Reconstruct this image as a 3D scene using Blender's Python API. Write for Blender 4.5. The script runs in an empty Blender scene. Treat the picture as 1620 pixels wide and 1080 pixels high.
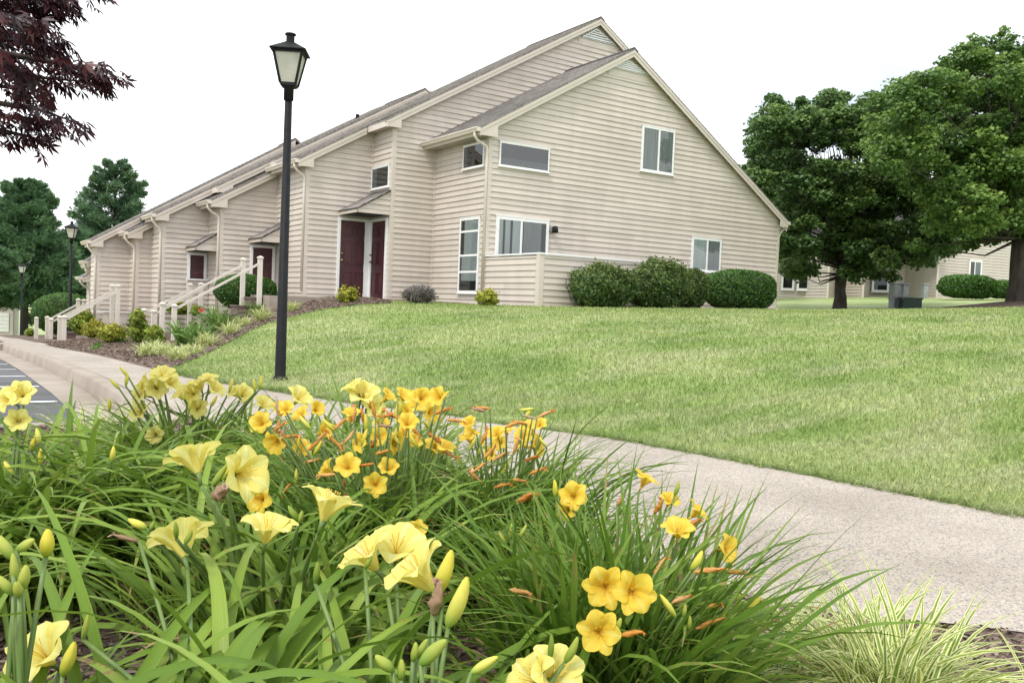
import bpy, math, random
import numpy as np
from mathutils import Matrix, Vector
rng = np.random.default_rng(7); random.seed(7)
C = bpy.context.scene
col = C.collection

# ------------------------------------------------------------------ camera
# world frame: X runs along the gable end walls (right and away), Y along the street (left and away), eye at z = 0
F, YAW, PITCH, ROLL = 1400.2, math.radians(56.736), math.radians(-2.242), math.radians(2.333)
fw = np.array([math.cos(YAW)*math.cos(PITCH), math.sin(YAW)*math.cos(PITCH), math.sin(PITCH)])
_r = np.cross(fw, [0, 0, 1]); _r /= np.linalg.norm(_r); _u = np.cross(_r, fw)
cr = _r*math.cos(ROLL)+_u*math.sin(ROLL); cu = -_r*math.sin(ROLL)+_u*math.cos(ROLL)
cam = bpy.data.cameras.new('camera'); co = bpy.data.objects.new('camera', cam); col.objects.link(co)
cam.sensor_width = 36; cam.lens = F/1620*36; cam.clip_end = 3000; cam.clip_start = .05
co.matrix_world = Matrix(((cr[0], cu[0], -fw[0], 0), (cr[1], cu[1], -fw[1], 0), (cr[2], cu[2], -fw[2], 0), (0, 0, 0, 1)))
C.camera = co

# ------------------------------------------------------------------ light
SUN_EL, SUN_AZ = math.radians(58), math.radians(205)      # azimuth measured from +X towards +Y
w = bpy.data.worlds.new('World'); C.world = w; w.use_nodes = True
nt = w.node_tree; nt.nodes.clear()
out = nt.nodes.new('ShaderNodeOutputWorld'); bg = nt.nodes.new('ShaderNodeBackground')
sky = nt.nodes.new('ShaderNodeTexSky'); sky.sky_type = 'NISHITA'; sky.sun_disc = False
sky.sun_elevation = SUN_EL; sky.sun_rotation = math.pi/2-SUN_AZ; sky.dust_density = 4; sky.air_density = 1
tc = nt.nodes.new('ShaderNodeTexCoord'); mp = nt.nodes.new('ShaderNodeMapping'); mp.inputs['Scale'].default_value = (1.2, 1.2, 4)
nz = nt.nodes.new('ShaderNodeTexNoise'); nz.inputs['Scale'].default_value = 1.7; nz.inputs['Detail'].default_value = 5
cl = nt.nodes.new('ShaderNodeValToRGB'); cl.color_ramp.elements[0].position = .35; cl.color_ramp.elements[0].color = (.86, .86, .86, 1)
cl.color_ramp.elements[1].position = .6; cl.color_ramp.elements[1].color = (.93, .93, .93, 1)
mx = nt.nodes.new('ShaderNodeMix'); mx.data_type = 'RGBA'; mx.inputs['B'].default_value = (13.5, 13.7, 14.0, 1)   # overcast cloud sheet
L = nt.links.new
nz2 = nt.nodes.new('ShaderNodeTexNoise'); nz2.inputs['Scale'].default_value = 1.1; nz2.inputs['Detail'].default_value = 6; nz2.inputs['Roughness'].default_value = .55
cr2 = nt.nodes.new('ShaderNodeValToRGB'); cr2.color_ramp.elements[0].position = .36; cr2.color_ramp.elements[0].color = (.40, .455, .49, 1)
cr2.color_ramp.elements[1].position = .58; cr2.color_ramp.elements[1].color = (.97, .985, 1, 1)
vm = nt.nodes.new('ShaderNodeVectorMath'); vm.operation = 'SCALE'; vm.inputs['Scale'].default_value = 14
L(mp.outputs['Vector'], nz2.inputs['Vector']); L(nz2.outputs['Fac'], cr2.inputs['Fac']); L(cr2.outputs['Color'], vm.inputs[0]); L(vm.outputs[0], mx.inputs['B'])
L(tc.outputs['Generated'], mp.inputs['Vector']); L(mp.outputs['Vector'], nz.inputs['Vector']); L(nz.outputs['Fac'], cl.inputs['Fac'])
L(cl.outputs['Color'], mx.inputs['Factor']); L(sky.outputs['Color'], mx.inputs['A'])
L(mx.outputs['Result'], bg.inputs['Color']); L(bg.outputs['Background'], out.inputs['Surface'])
bg.inputs['Strength'].default_value = .095
sun = bpy.data.lights.new('sun', 'SUN'); so = bpy.data.objects.new('sun', sun); col.objects.link(so)
sun.energy = 1.5; sun.angle = math.radians(12); sun.color = (1, .96, .9)
sd = Vector((math.cos(SUN_EL)*math.cos(SUN_AZ), math.cos(SUN_EL)*math.sin(SUN_AZ), math.sin(SUN_EL)))
so.rotation_euler = sd.to_track_quat('Z', 'Y').to_euler()
vs = C.view_settings; vs.view_transform = 'Standard'; vs.look = 'None'; vs.gamma = 1; vs.exposure = .76

# ------------------------------------------------------------------ helpers
def ray(x, y): return fw*F+cr*(x-810)-cu*(y-540)
def at(x, y, D):
    d = ray(x, y); return d/(d@fw)*D
def pl(x, y, ax, val):
    d = ray(x, y); return d*(val/d[ax])
def link(name, me, mat, parent):
    o = bpy.data.objects.new(name, me); col.objects.link(o)
    if mat is not None:
        for m in (mat if isinstance(mat, (list, tuple)) else [mat]): me.materials.append(m)
    if parent is not None: o.parent = parent; o.matrix_parent_inverse = parent.matrix_world.inverted()
    return o
def tag(o, label=None, cat=None, group=None, kind=None):
    if label: o['label'] = label
    if cat: o['category'] = cat
    if group: o['group'] = group
    if kind: o['kind'] = kind
    return o
def empty(name, loc, label=None, cat=None, group=None):
    o = bpy.data.objects.new(name, None); col.objects.link(o); o.location = [float(v) for v in loc]; o.empty_display_size = .2
    o.matrix_world = Matrix.Translation(o.location)
    return tag(o, label, cat, group)
class MB:
    def __init__(s): s.v = []; s.f = []
    def add(s, vs, fs):
        b = len(s.v); s.v += [tuple(float(c) for c in p) for p in vs]; s.f += [tuple(i+b for i in f) for f in fs]; return s
    def box(s, x0, x1, y0, y1, z0, z1):
        return s.add([(x0, y0, z0), (x1, y0, z0), (x1, y1, z0), (x0, y1, z0), (x0, y0, z1), (x1, y0, z1), (x1, y1, z1), (x0, y1, z1)],
                     [(3, 2, 1, 0), (4, 5, 6, 7), (0, 1, 5, 4), (1, 2, 6, 5), (2, 3, 7, 6), (3, 0, 4, 7)])
    def fbox(s, fr, s0, s1, z0, z1, o0, o1):            # box in a wall frame: s along the wall, o outwards
        return s.add([fr.p(a, z, o) for z in (z0, z1) for a, o in ((s0, o1), (s1, o1), (s1, o0), (s0, o0))],
                     [(3, 2, 1, 0), (4, 5, 6, 7), (0, 1, 5, 4), (1, 2, 6, 5), (2, 3, 7, 6), (3, 0, 4, 7)])
    def prism(s, pts, ext):                              # polygon (3D points) swept by vector ext
        n = len(pts); pts = [np.array(p, float) for p in pts]; e = np.array(ext, float)
        return s.add(pts+[p+e for p in pts], [tuple(range(n))[::-1], tuple(range(n, 2*n))]+[(i, (i+1) % n, n+(i+1) % n, n+i) for i in range(n)])
    def beam(s, a, b, w, h, up=(0, 0, 1)):
        a = np.array(a, float); b = np.array(b, float); d = b-a; d /= np.linalg.norm(d); sd = np.cross(d, up); sd /= np.linalg.norm(sd); u = np.cross(sd, d)
        c = [sd*w/2*i+u*h/2*j for i, j in ((-1, -1), (1, -1), (1, 1), (-1, 1))]
        return s.add([a+k for k in c]+[b+k for k in c], [(3, 2, 1, 0), (4, 5, 6, 7), (0, 1, 5, 4), (1, 2, 6, 5), (2, 3, 7, 6), (3, 0, 4, 7)])
    def tube(s, pts, rad, n=8, cap=True):
        pts = [np.array(p, float) for p in pts]; m = len(pts); rad = [rad]*m if np.isscalar(rad) else rad
        vs = []; ref = None
        for i, p in enumerate(pts):
            t = pts[min(i+1, m-1)]-pts[max(i-1, 0)]; t = t/(np.linalg.norm(t)+1e-9)
            if ref is None: ref = np.array([1, 0, 0]) if abs(t[2]) > .8 else np.array([0, 0, 1])
            a = np.cross(t, ref); a /= np.linalg.norm(a); b = np.cross(t, a); ref = np.cross(a, t) if True else ref
            ref = -b if False else np.cross(a, t)
            for k in range(n):
                q = 2*math.pi*k/n; vs.append(p+rad[i]*(a*math.cos(q)+b*math.sin(q)))
        fs = [(i*n+k, i*n+(k+1) % n, (i+1)*n+(k+1) % n, (i+1)*n+k) for i in range(m-1) for k in range(n)]
        if cap: fs += [tuple(range(n))[::-1], tuple(range((m-1)*n, m*n))]
        return s.add(vs, fs)
    def lathe(s, c, prof, n=12, rot=0):
        vs = [(c[0]+r*math.cos(2*math.pi*k/n+rot), c[1]+r*math.sin(2*math.pi*k/n+rot), c[2]+z) for r, z in prof for k in range(n)]
        m = len(prof)
        fs = [(i*n+k, i*n+(k+1) % n, (i+1)*n+(k+1) % n, (i+1)*n+k) for i in range(m-1) for k in range(n)]
        return s.add(vs, fs+[tuple(range(n))[::-1], tuple(range((m-1)*n, m*n))])
    def build(s, name, mat, parent=None, smooth=False):
        me = bpy.data.meshes.new(name); me.from_pydata(s.v, [], s.f); me.update()
        if smooth: me.polygons.foreach_set('use_smooth', [True]*len(me.polygons))
        return link(name, me, mat, parent)
class Fr:                                                 # wall frame
    def __init__(s, kind, c): s.k = kind; s.c = c
    def p(s, a, z, o=0): return (a, s.c-o, z) if s.k == 'A' else (s.c-o, a, z)
    def ax(s): return 1 if s.k == 'A' else 0
    def s_of(s, x, y): P = pl(x, y, s.ax(), s.c); return P[0] if s.k == 'A' else P[1]
    def z_of(s, x, y): return pl(x, y, s.ax(), s.c)[2]
def npmesh(name, V, Q, mat, parent=None, uv=None, rnd=None, smooth=True):   # V (n,3), Q (m,k) faces all with k corners
    me = bpy.data.meshes.new(name); n = len(V); m, k = Q.shape
    me.vertices.add(n); me.vertices.foreach_set('co', np.ascontiguousarray(V, np.float32).ravel())
    me.loops.add(m*k); me.loops.foreach_set('vertex_index', np.ascontiguousarray(Q, np.int32).ravel())
    me.polygons.add(m); me.polygons.foreach_set('loop_start', np.arange(0, m*k, k, dtype=np.int32))
    try: me.polygons.foreach_set('loop_total', np.full(m, k, np.int32))
    except Exception: pass
    me.update(calc_edges=True)
    if uv is not None:
        l = me.uv_layers.new(name='UVMap'); l.data.foreach_set('uv', np.ascontiguousarray(uv[Q.ravel()], np.float32).ravel())
    if rnd is not None:
        a = me.attributes.new('rnd', 'FLOAT', 'POINT'); a.data.foreach_set('value', np.ascontiguousarray(rnd, np.float32))
    if smooth: me.polygons.foreach_set('use_smooth', np.ones(m, bool))
    me.validate()
    return link(name, me, mat, parent)

# ------------------------------------------------------------------ materials
def mat(name, c, rough=.7, c2=None, scale=8, detail=4, bump=0, bscale=None, metal=0, spec=.5, lo=.35, hi=.65, stretch=None, coord='Object', trans=0):
    m = bpy.data.materials.new(name); m.use_nodes = True; nt = m.node_tree; N = nt.nodes; L = nt.links.new
    b = N['Principled BSDF']; b.inputs['Base Color'].default_value = (*c, 1); b.inputs['Roughness'].default_value = rough
    b.inputs['Metallic'].default_value = metal; b.inputs['Specular IOR Level'].default_value = spec
    tc = N.new('ShaderNodeTexCoord'); mp = N.new('ShaderNodeMapping'); L(tc.outputs[coord], mp.inputs['Vector'])
    if stretch: mp.inputs['Scale'].default_value = stretch
    if c2 is not None:
        nz = N.new('ShaderNodeTexNoise'); nz.inputs['Scale'].default_value = scale; nz.inputs['Detail'].default_value = detail
        r = N.new('ShaderNodeValToRGB'); r.color_ramp.elements[0].position = lo; r.color_ramp.elements[1].position = hi
        r.color_ramp.elements[0].color = (*c, 1); r.color_ramp.elements[1].color = (*c2, 1)
        L(mp.outputs['Vector'], nz.inputs['Vector']); L(nz.outputs['Fac'], r.inputs['Fac']); L(r.outputs['Color'], b.inputs['Base Color'])
    if bump:
        n2 = N.new('ShaderNodeTexNoise'); n2.inputs['Scale'].default_value = bscale or scale*4; n2.inputs['Detail'].default_value = 4
        bp = N.new('ShaderNodeBump'); bp.inputs['Strength'].default_value = bump; bp.inputs['Distance'].default_value = .02
        L(mp.outputs['Vector'], n2.inputs['Vector']); L(n2.outputs['Fac'], bp.inputs['Height']); L(bp.outputs['Normal'], b.inputs['Normal'])
    return m
def leafmat(name, cols, trans=.35, rough=.5, across=None, tip=None, along=None, spec=.4, veins=0):
    """cols: list of colours picked by the per-leaf attribute rnd; across: (centre, edge) stripe by UV.x; along: ramp by UV.y"""
    m = bpy.data.materials.new(name); m.use_nodes = True; nt = m.node_tree; N = nt.nodes; L = nt.links.new
    b = N['Principled BSDF']; b.inputs['Roughness'].default_value = rough; b.inputs['Specular IOR Level'].default_value = spec
    at_ = N.new('ShaderNodeAttribute'); at_.attribute_name = 'rnd'
    r = N.new('ShaderNodeValToRGB'); e = r.color_ramp.elements
    e[0].color = (*cols[0], 1); e[1].color = (*cols[-1], 1)
    for i, c in enumerate(cols[1:-1]): k = e.new((i+1)/(len(cols)-1)); k.color = (*c, 1)
    L(at_.outputs['Fac'], r.inputs['Fac']); cur = r.outputs['Color']
    uv = N.new('ShaderNodeUVMap'); uv.uv_map = 'UVMap'; sp = N.new('ShaderNodeSeparateXYZ'); L(uv.outputs['UV'], sp.inputs['Vector'])
    if along:                                            # [(pos, colour)...] mixed over the base by position along the leaf or petal
        r2 = N.new('ShaderNodeValToRGB'); q = r2.color_ramp.elements
        q[0].position = along[0][0]; q[0].color = (*along[0][1], 1); q[1].position = along[-1][0]; q[1].color = (*along[-1][1], 1)
        for p_, c in along[1:-1]: k = q.new(p_); k.color = (*c, 1)
        L(sp.outputs['Y'], r2.inputs['Fac']); mm = N.new('ShaderNodeMix'); mm.data_type = 'RGBA'; mm.blend_type = 'MULTIPLY'; mm.inputs['Factor'].default_value = 1
        L(cur, mm.inputs['A']); L(r2.outputs['Color'], mm.inputs['B']); cur = mm.outputs['Result']
    if across:
        a1 = N.new('ShaderNodeMath'); a1.operation = 'SUBTRACT'; a1.inputs[1].default_value = .5; L(sp.outputs['X'], a1.inputs[0])
        a2 = N.new('ShaderNodeMath'); a2.operation = 'ABSOLUTE'; L(a1.outputs[0], a2.inputs[0])
        r3 = N.new('ShaderNodeValToRGB'); r3.color_ramp.elements[0].position = across[0]; r3.color_ramp.elements[1].position = across[1]
        L(a2.outputs[0], r3.inputs['Fac']); mm = N.new('ShaderNodeMix'); mm.data_type = 'RGBA'; L(r3.outputs['Color'], mm.inputs['Factor'])
        L(cur, mm.inputs['A']); mm.inputs['B'].default_value = (*across[2], 1); cur = mm.outputs['Result']
    if veins:
        vp = N.new('ShaderNodeMapping'); vp.inputs['Scale'].default_value = (veins, 1.3, 1); L(uv.outputs['UV'], vp.inputs['Vector'])
        vn = N.new('ShaderNodeTexNoise'); vn.inputs['Scale'].default_value = 1; vn.inputs['Detail'].default_value = 3; L(vp.outputs['Vector'], vn.inputs['Vector'])
        vr = N.new('ShaderNodeMapRange'); vr.inputs['From Min'].default_value = .35; vr.inputs['From Max'].default_value = .62; vr.inputs['To Min'].default_value = .87; vr.inputs['To Max'].default_value = 1.04; L(vn.outputs['Fac'], vr.inputs['Value'])
        vs_ = N.new('ShaderNodeVectorMath'); vs_.operation = 'SCALE'; L(cur, vs_.inputs[0]); L(vr.outputs[0], vs_.inputs['Scale']); cur = vs_.outputs[0]
        vb = N.new('ShaderNodeBump'); vb.inputs['Strength'].default_value = .35; vb.inputs['Distance'].default_value = .001; L(vn.outputs['Fac'], vb.inputs['Height']); L(vb.outputs['Normal'], b.inputs['Normal'])
    if tip:                                              # browned leaf tips and flecks
        mth = N.new('ShaderNodeMath'); mth.operation = 'MULTIPLY'; L(sp.outputs['Y'], mth.inputs[0]); L(at_.outputs['Fac'], mth.inputs[1])
        nz = N.new('ShaderNodeTexNoise'); nz.inputs['Scale'].default_value = 60; tc = N.new('ShaderNodeTexCoord'); L(tc.outputs['Object'], nz.inputs['Vector'])
        m2 = N.new('ShaderNodeMath'); m2.operation = 'MULTIPLY'; L(mth.outputs[0], m2.inputs[0]); L(nz.outputs['Fac'], m2.inputs[1])
        r4 = N.new('ShaderNodeValToRGB'); r4.color_ramp.elements[0].position = .40; r4.color_ramp.elements[1].position = .47; L(m2.outputs[0], r4.inputs['Fac'])
        mm = N.new('ShaderNodeMix'); mm.data_type = 'RGBA'; L(r4.outputs['Color'], mm.inputs['Factor']); L(cur, mm.inputs['A']); mm.inputs['B'].default_value = (*tip, 1); cur = mm.outputs['Result']
    L(cur, b.inputs['Base Color'])
    if trans:
        t = N.new('ShaderNodeBsdfTranslucent'); L(cur, t.inputs['Color']); mxs = N.new('ShaderNodeMixShader'); mxs.inputs['Fac'].default_value = trans
        L(b.outputs['BSDF'], mxs.inputs[1]); L(t.outputs['BSDF'], mxs.inputs[2]); L(mxs.outputs['Shader'], N['Material Output'].inputs['Surface'])
    return m
M = {}
def sidingmat():
    m = mat('tan_vinyl_siding', (.545, .478, .42), .55, (.59, .525, .465), .9, 6, .05, 30, lo=.3, hi=.7); nt = m.node_tree; N = nt.nodes; L = nt.links.new; b = N['Principled BSDF']
    src = b.inputs['Base Color'].links[0].from_socket; a = N.new('ShaderNodeAttribute'); a.attribute_name = 'rnd'; r = N.new('ShaderNodeMapRange'); r.inputs['To Min'].default_value = .93; r.inputs['To Max'].default_value = 1.05
    L(a.outputs['Fac'], r.inputs['Value']); tc = N.new('ShaderNodeTexCoord'); mp = N.new('ShaderNodeMapping'); mp.inputs['Scale'].default_value = (2.2, 2.2, .35); L(tc.outputs['Object'], mp.inputs['Vector'])
    nz = N.new('ShaderNodeTexNoise'); nz.inputs['Scale'].default_value = 1.6; nz.inputs['Detail'].default_value = 8; L(mp.outputs['Vector'], nz.inputs['Vector']); r2 = N.new('ShaderNodeMapRange'); r2.inputs['From Min'].default_value = .35; r2.inputs['From Max'].default_value = .6; r2.inputs['To Min'].default_value = .935; r2.inputs['To Max'].default_value = 1.0
    L(nz.outputs['Fac'], r2.inputs['Value']); mu = N.new('ShaderNodeMath'); mu.operation = 'MULTIPLY'; L(r.outputs[0], mu.inputs[0]); L(r2.outputs[0], mu.inputs[1])
    v = N.new('ShaderNodeVectorMath'); v.operation = 'SCALE'; L(src, v.inputs[0]); L(mu.outputs[0], v.inputs['Scale']); L(v.outputs[0], b.inputs['Base Color']); return m
M['siding'] = sidingmat()
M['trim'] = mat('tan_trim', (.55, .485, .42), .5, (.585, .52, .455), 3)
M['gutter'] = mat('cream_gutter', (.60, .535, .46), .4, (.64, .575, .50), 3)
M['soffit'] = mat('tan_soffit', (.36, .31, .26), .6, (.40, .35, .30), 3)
M['white'] = mat('white_vinyl', (.80, .80, .79), .35, (.75, .75, .74), 5)
M['door'] = mat('burgundy_door', (.058, .014, .018), .45, (.07, .018, .022), 6)
M['brass'] = mat('brass', (.6, .42, .16), .3, metal=1)
M['black'] = mat('black_painted_metal', (.006, .007, .008), .6, (.011, .012, .013), 14, bump=.05, bscale=80, spec=.22)
M['frost'] = mat('frosted_lamp_panel', (.50, .50, .44), .45, (.40, .38, .31), 5)
M['curtain'] = mat('curtain', (.42, .44, .44), .8, (.34, .35, .36), 3, stretch=(9, 9, .3))
M['curtain_white'] = mat('white_blind', (.74, .77, .76), .8, (.64, .67, .66), 3, stretch=(9, 9, .3))
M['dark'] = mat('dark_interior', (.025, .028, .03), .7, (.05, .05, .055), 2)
M['concrete'] = mat('gutter_concrete', (.26, .215, .175), .85, (.35, .30, .25), 1.5, 8, .15, 90)
M['brown'] = mat('brown_step', (.13, .085, .075), .75, (.17, .115, .10), 7)
M['bark'] = mat('bark', (.035, .028, .024), .95, (.075, .06, .05), 9, 5, .6, 20, stretch=(1, 1, .25))
M['twig'] = mat('twig', (.03, .018, .016), .9, (.05, .03, .025), 9)
M['paint'] = mat('road_paint', (.75, .75, .75), .7, (.55, .55, .55), 12, 6, lo=.55, hi=.75)
M['post'] = mat('almond_post', (.60, .55, .48), .5, (.64, .59, .52), 4)
M['stalk'] = mat('flower_stalk_green', (.10, .17, .035), .5, (.14, .20, .05), 20)
M['greenbox'] = mat('green_utility_paint', (.014, .040, .028), .5, (.022, .05, .034), 5)
M['grey'] = mat('grey_metal', (.11, .12, .13), .5, (.15, .16, .17), 5, metal=.2)
M['palemetal'] = mat('pale_grey_metal', (.26, .28, .28), .5, (.32, .34, .33), 5)
M['yellow'] = mat('yellow_car_paint', (.80, .50, .02), .25, spec=.6)
M['rubber'] = mat('tyre_rubber', (.02, .02, .02), .8)
def glass(name, tint, refl=.18, ior=1.5):
    m = bpy.data.materials.new(name); m.use_nodes = True; nt = m.node_tree; N = nt.nodes; L = nt.links.new; N.remove(N['Principled BSDF'])
    t = N.new('ShaderNodeBsdfTransparent'); t.inputs['Color'].default_value = (*tint, 1); g = N.new('ShaderNodeBsdfGlossy'); g.inputs['Roughness'].default_value = .02
    fr = N.new('ShaderNodeFresnel'); fr.inputs['IOR'].default_value = ior; ad = N.new('ShaderNodeMath'); ad.operation = 'ADD'; ad.inputs[1].default_value = refl; ad.use_clamp = True
    L(fr.outputs[0], ad.inputs[0]); mxs = N.new('ShaderNodeMixShader'); L(ad.outputs[0], mxs.inputs['Fac']); L(t.outputs[0], mxs.inputs[1]); L(g.outputs[0], mxs.inputs[2])
    L(mxs.outputs[0], N['Material Output'].inputs['Surface']); return m
M['glass'] = glass('window_glass', (.80, .84, .84), .02)
M['glassdark'] = glass('tinted_glass', (.40, .44, .46), .085, 1.35)
# shingles: rows of tabs of varying grey brown
def shingle():
    m = mat('grey_brown_shingles', (.13, .12, .115), .95, bump=0); nt = m.node_tree; N = nt.nodes; L = nt.links.new; b = N['Principled BSDF']
    tc = N.new('ShaderNodeTexCoord'); mp = N.new('ShaderNodeMapping'); L(tc.outputs['UV'], mp.inputs['Vector'])
    br = N.new('ShaderNodeTexBrick'); br.inputs['Scale'].default_value = 1; br.inputs['Brick Width'].default_value = .3; br.inputs['Row Height'].default_value = .14
    br.inputs['Mortar Size'].default_value = .006; br.inputs['Color1'].default_value = (.27, .245, .225, 1); br.inputs['Color2'].default_value = (.165, .15, .138, 1); br.inputs['Mortar'].default_value = (.06, .055, .05, 1)
    nz = N.new('ShaderNodeTexNoise'); nz.inputs['Scale'].default_value = 5; nz.inputs['Detail'].default_value = 9; nz.inputs['Roughness'].default_value = .7; mm = N.new('ShaderNodeMix'); mm.data_type = 'RGBA'; mm.blend_type = 'OVERLAY'; mm.inputs['Factor'].default_value = .7
    L(mp.outputs['Vector'], br.inputs['Vector']); L(mp.outputs['Vector'], nz.inputs['Vector']); L(br.outputs['Color'], mm.inputs['A']); L(nz.outputs['Fac'], mm.inputs['B']); L(mm.outputs['Result'], b.inputs['Base Color'])
    bp = N.new('ShaderNodeBump'); bp.inputs['Strength'].default_value = .6; bp.inputs['Distance'].default_value = .01; L(br.outputs['Fac'], bp.inputs['Height']); bp.invert = True; L(bp.outputs['Normal'], b.inputs['Normal'])
    return m
M['shingle'] = shingle()
# exposed aggregate walkway: small pebbles of mixed colour
def aggregate():
    m = mat('exposed_aggregate', (.4, .36, .31), .85); nt = m.node_tree; N = nt.nodes; L = nt.links.new; b = N['Principled BSDF']
    tc = N.new('ShaderNodeTexCoord'); v = N.new('ShaderNodeTexVoronoi'); v.inputs['Scale'].default_value = 150; L(tc.outputs['Object'], v.inputs['Vector'])
    sp = N.new('ShaderNodeSeparateColor'); L(v.outputs['Color'], sp.inputs['Color'])
    r = N.new('ShaderNodeValToRGB'); e = r.color_ramp.elements; e[0].color = (.16, .155, .155, 1); e[1].color = (.52, .46, .385, 1)
    for p_, c in ((.18, (.28, .26, .245)), (.4, (.38, .325, .265)), (.6, (.45, .40, .335)), (.8, (.39, .32, .255))): k = e.new(p_); k.color = (*c, 1)
    L(sp.outputs['Red'], r.inputs['Fac'])
    n2 = N.new('ShaderNodeTexNoise'); n2.inputs['Scale'].default_value = 1.3; n2.inputs['Detail'].default_value = 7; L(tc.outputs['Object'], n2.inputs['Vector'])
    r2 = N.new('ShaderNodeValToRGB'); r2.color_ramp.elements[0].position = .36; r2.color_ramp.elements[0].color = (.80, .79, .77, 1); r2.color_ramp.elements[1].position = .6; r2.color_ramp.elements[1].color = (1, 1, 1, 1); L(n2.outputs['Fac'], r2.inputs['Fac'])
    mm = N.new('ShaderNodeMix'); mm.data_type = 'RGBA'; mm.blend_type = 'MULTIPLY'; mm.inputs['Factor'].default_value = 1; L(r.outputs['Color'], mm.inputs['A']); L(r2.outputs['Color'], mm.inputs['B'])
    L(mm.outputs['Result'], b.inputs['Base Color'])
    bp = N.new('ShaderNodeBump'); bp.inputs['Strength'].default_value = .5; bp.inputs['Distance'].default_value = .004; bp.invert = True; L(v.outputs['Distance'], bp.inputs['Height']); L(bp.outputs['Normal'], b.inputs['Normal'])
    return m
M['aggregate'] = aggregate()
M['asphalt'] = mat('asphalt', (.075, .077, .082), .9, (.125, .127, .133), 1.2, 9, .4, 140, stretch=(.4, 1.6, 1))
def mulchmat():
    m = mat('bark_mulch', (.08, .05, .04), .95); nt = m.node_tree; N = nt.nodes; L = nt.links.new; b = N['Principled BSDF']
    tc = N.new('ShaderNodeTexCoord'); v = N.new('ShaderNodeTexVoronoi'); v.inputs['Scale'].default_value = 28; v.inputs['Randomness'].default_value = 1
    mp = N.new('ShaderNodeMapping'); mp.inputs['Scale'].default_value = (1, 2.2, 1); L(tc.outputs['Object'], mp.inputs['Vector']); L(mp.outputs['Vector'], v.inputs['Vector'])
    sp = N.new('ShaderNodeSeparateColor'); L(v.outputs['Color'], sp.inputs['Color']); r = N.new('ShaderNodeValToRGB'); e = r.color_ramp.elements
    e[0].color = (.065, .042, .032, 1); e[1].color = (.27, .195, .15, 1); k = e.new(.5); k.color = (.125, .082, .062, 1); L(sp.outputs['Red'], r.inputs['Fac']); L(r.outputs['Color'], b.inputs['Base Color'])
    bp = N.new('ShaderNodeBump'); bp.inputs['Strength'].default_value = 1; bp.inputs['Distance'].default_value = .02; L(v.outputs['Distance'], bp.inputs['Height']); L(bp.outputs['Normal'], b.inputs['Normal'])
    return m
M['mulch'] = mulchmat()
def lawnmat(name, blade):
    m = bpy.data.materials.new(name); m.use_nodes = True; nt = m.node_tree; N = nt.nodes; L = nt.links.new; b = N['Principled BSDF']; b.inputs['Roughness'].default_value = .75; b.inputs['Specular IOR Level'].default_value = .25
    tc = N.new('ShaderNodeTexCoord')
    def noise(scale, st, det=4):
        mp = N.new('ShaderNodeMapping'); mp.inputs['Scale'].default_value = st; mp.inputs['Rotation'].default_value = (0, 0, math.radians(33)); L(tc.outputs['Object'], mp.inputs['Vector'])
        n = N.new('ShaderNodeTexNoise'); n.inputs['Scale'].default_value = scale; n.inputs['Detail'].default_value = det; L(mp.outputs['Vector'], n.inputs['Vector']); return n.outputs['Fac']
    def ramp(f, stops):
        r = N.new('ShaderNodeValToRGB'); e = r.color_ramp.elements; e[0].position, e[1].position = stops[0][0], stops[-1][0]; e[0].color = (*stops[0][1], 1); e[1].color = (*stops[-1][1], 1)
        for p_, c in stops[1:-1]: k = e.new(p_); k.color = (*c, 1)
        L(f, r.inputs['Fac']); return r.outputs['Color']
    def mixc(a, b_, f, mode='MIX'):
        mm = N.new('ShaderNodeMix'); mm.data_type = 'RGBA'; mm.blend_type = mode
        if isinstance(f, float): mm.inputs['Factor'].default_value = f
        else: L(f, mm.inputs['Factor'])
        L(a, mm.inputs['A']); L(b_, mm.inputs['B']); return mm.outputs['Result']
    base = ramp(noise(.55, (1, 1, 1), 5), [(.3, (.18, .268, .070)), (.46, (.25, .335, .105)), (.62, (.335, .395, .165))])
    dry = ramp(noise(.9, (.5, 2.3, 1), 9), [(.0, (.37, .40, .22)), (1, (.41, .42, .25))])
    f = ramp(noise(1.3, (.42, 2.4, 1), 10), [(.44, (0, 0, 0)), (.70, (.8, .8, .8))])
    c = mixc(base, dry, f)
    fine = ramp(noise(28, (1, 1, 1), 3), [(.3, (.72, .72, .72)), (.7, (1.2, 1.2, 1.2))])
    c = mixc(c, fine, 1.0, 'MULTIPLY')
    if blade:
        a = N.new('ShaderNodeAttribute'); a.attribute_name = 'rnd'
        v = ramp(a.outputs['Fac'], [(0, (.62, .74, .55)), (.5, (1, 1, 1)), (.86, (1.25, 1.2, 1.1)), (1, (1.9, 1.55, 1.5))]); c = mixc(c, v, 1.0, 'MULTIPLY')
        t = N.new('ShaderNodeBsdfTranslucent'); L(c, t.inputs['Color']); ms = N.new('ShaderNodeMixShader'); ms.inputs['Fac'].default_value = .35
        L(b.outputs['BSDF'], ms.inputs[1]); L(t.outputs['BSDF'], ms.inputs[2]); L(ms.outputs['Shader'], N['Material Output'].inputs['Surface'])
    L(c, b.inputs['Base Color']); return m
M['lawn'] = lawnmat('lawn_turf', False); M['blade'] = lawnmat('grass_blades', True)

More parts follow.
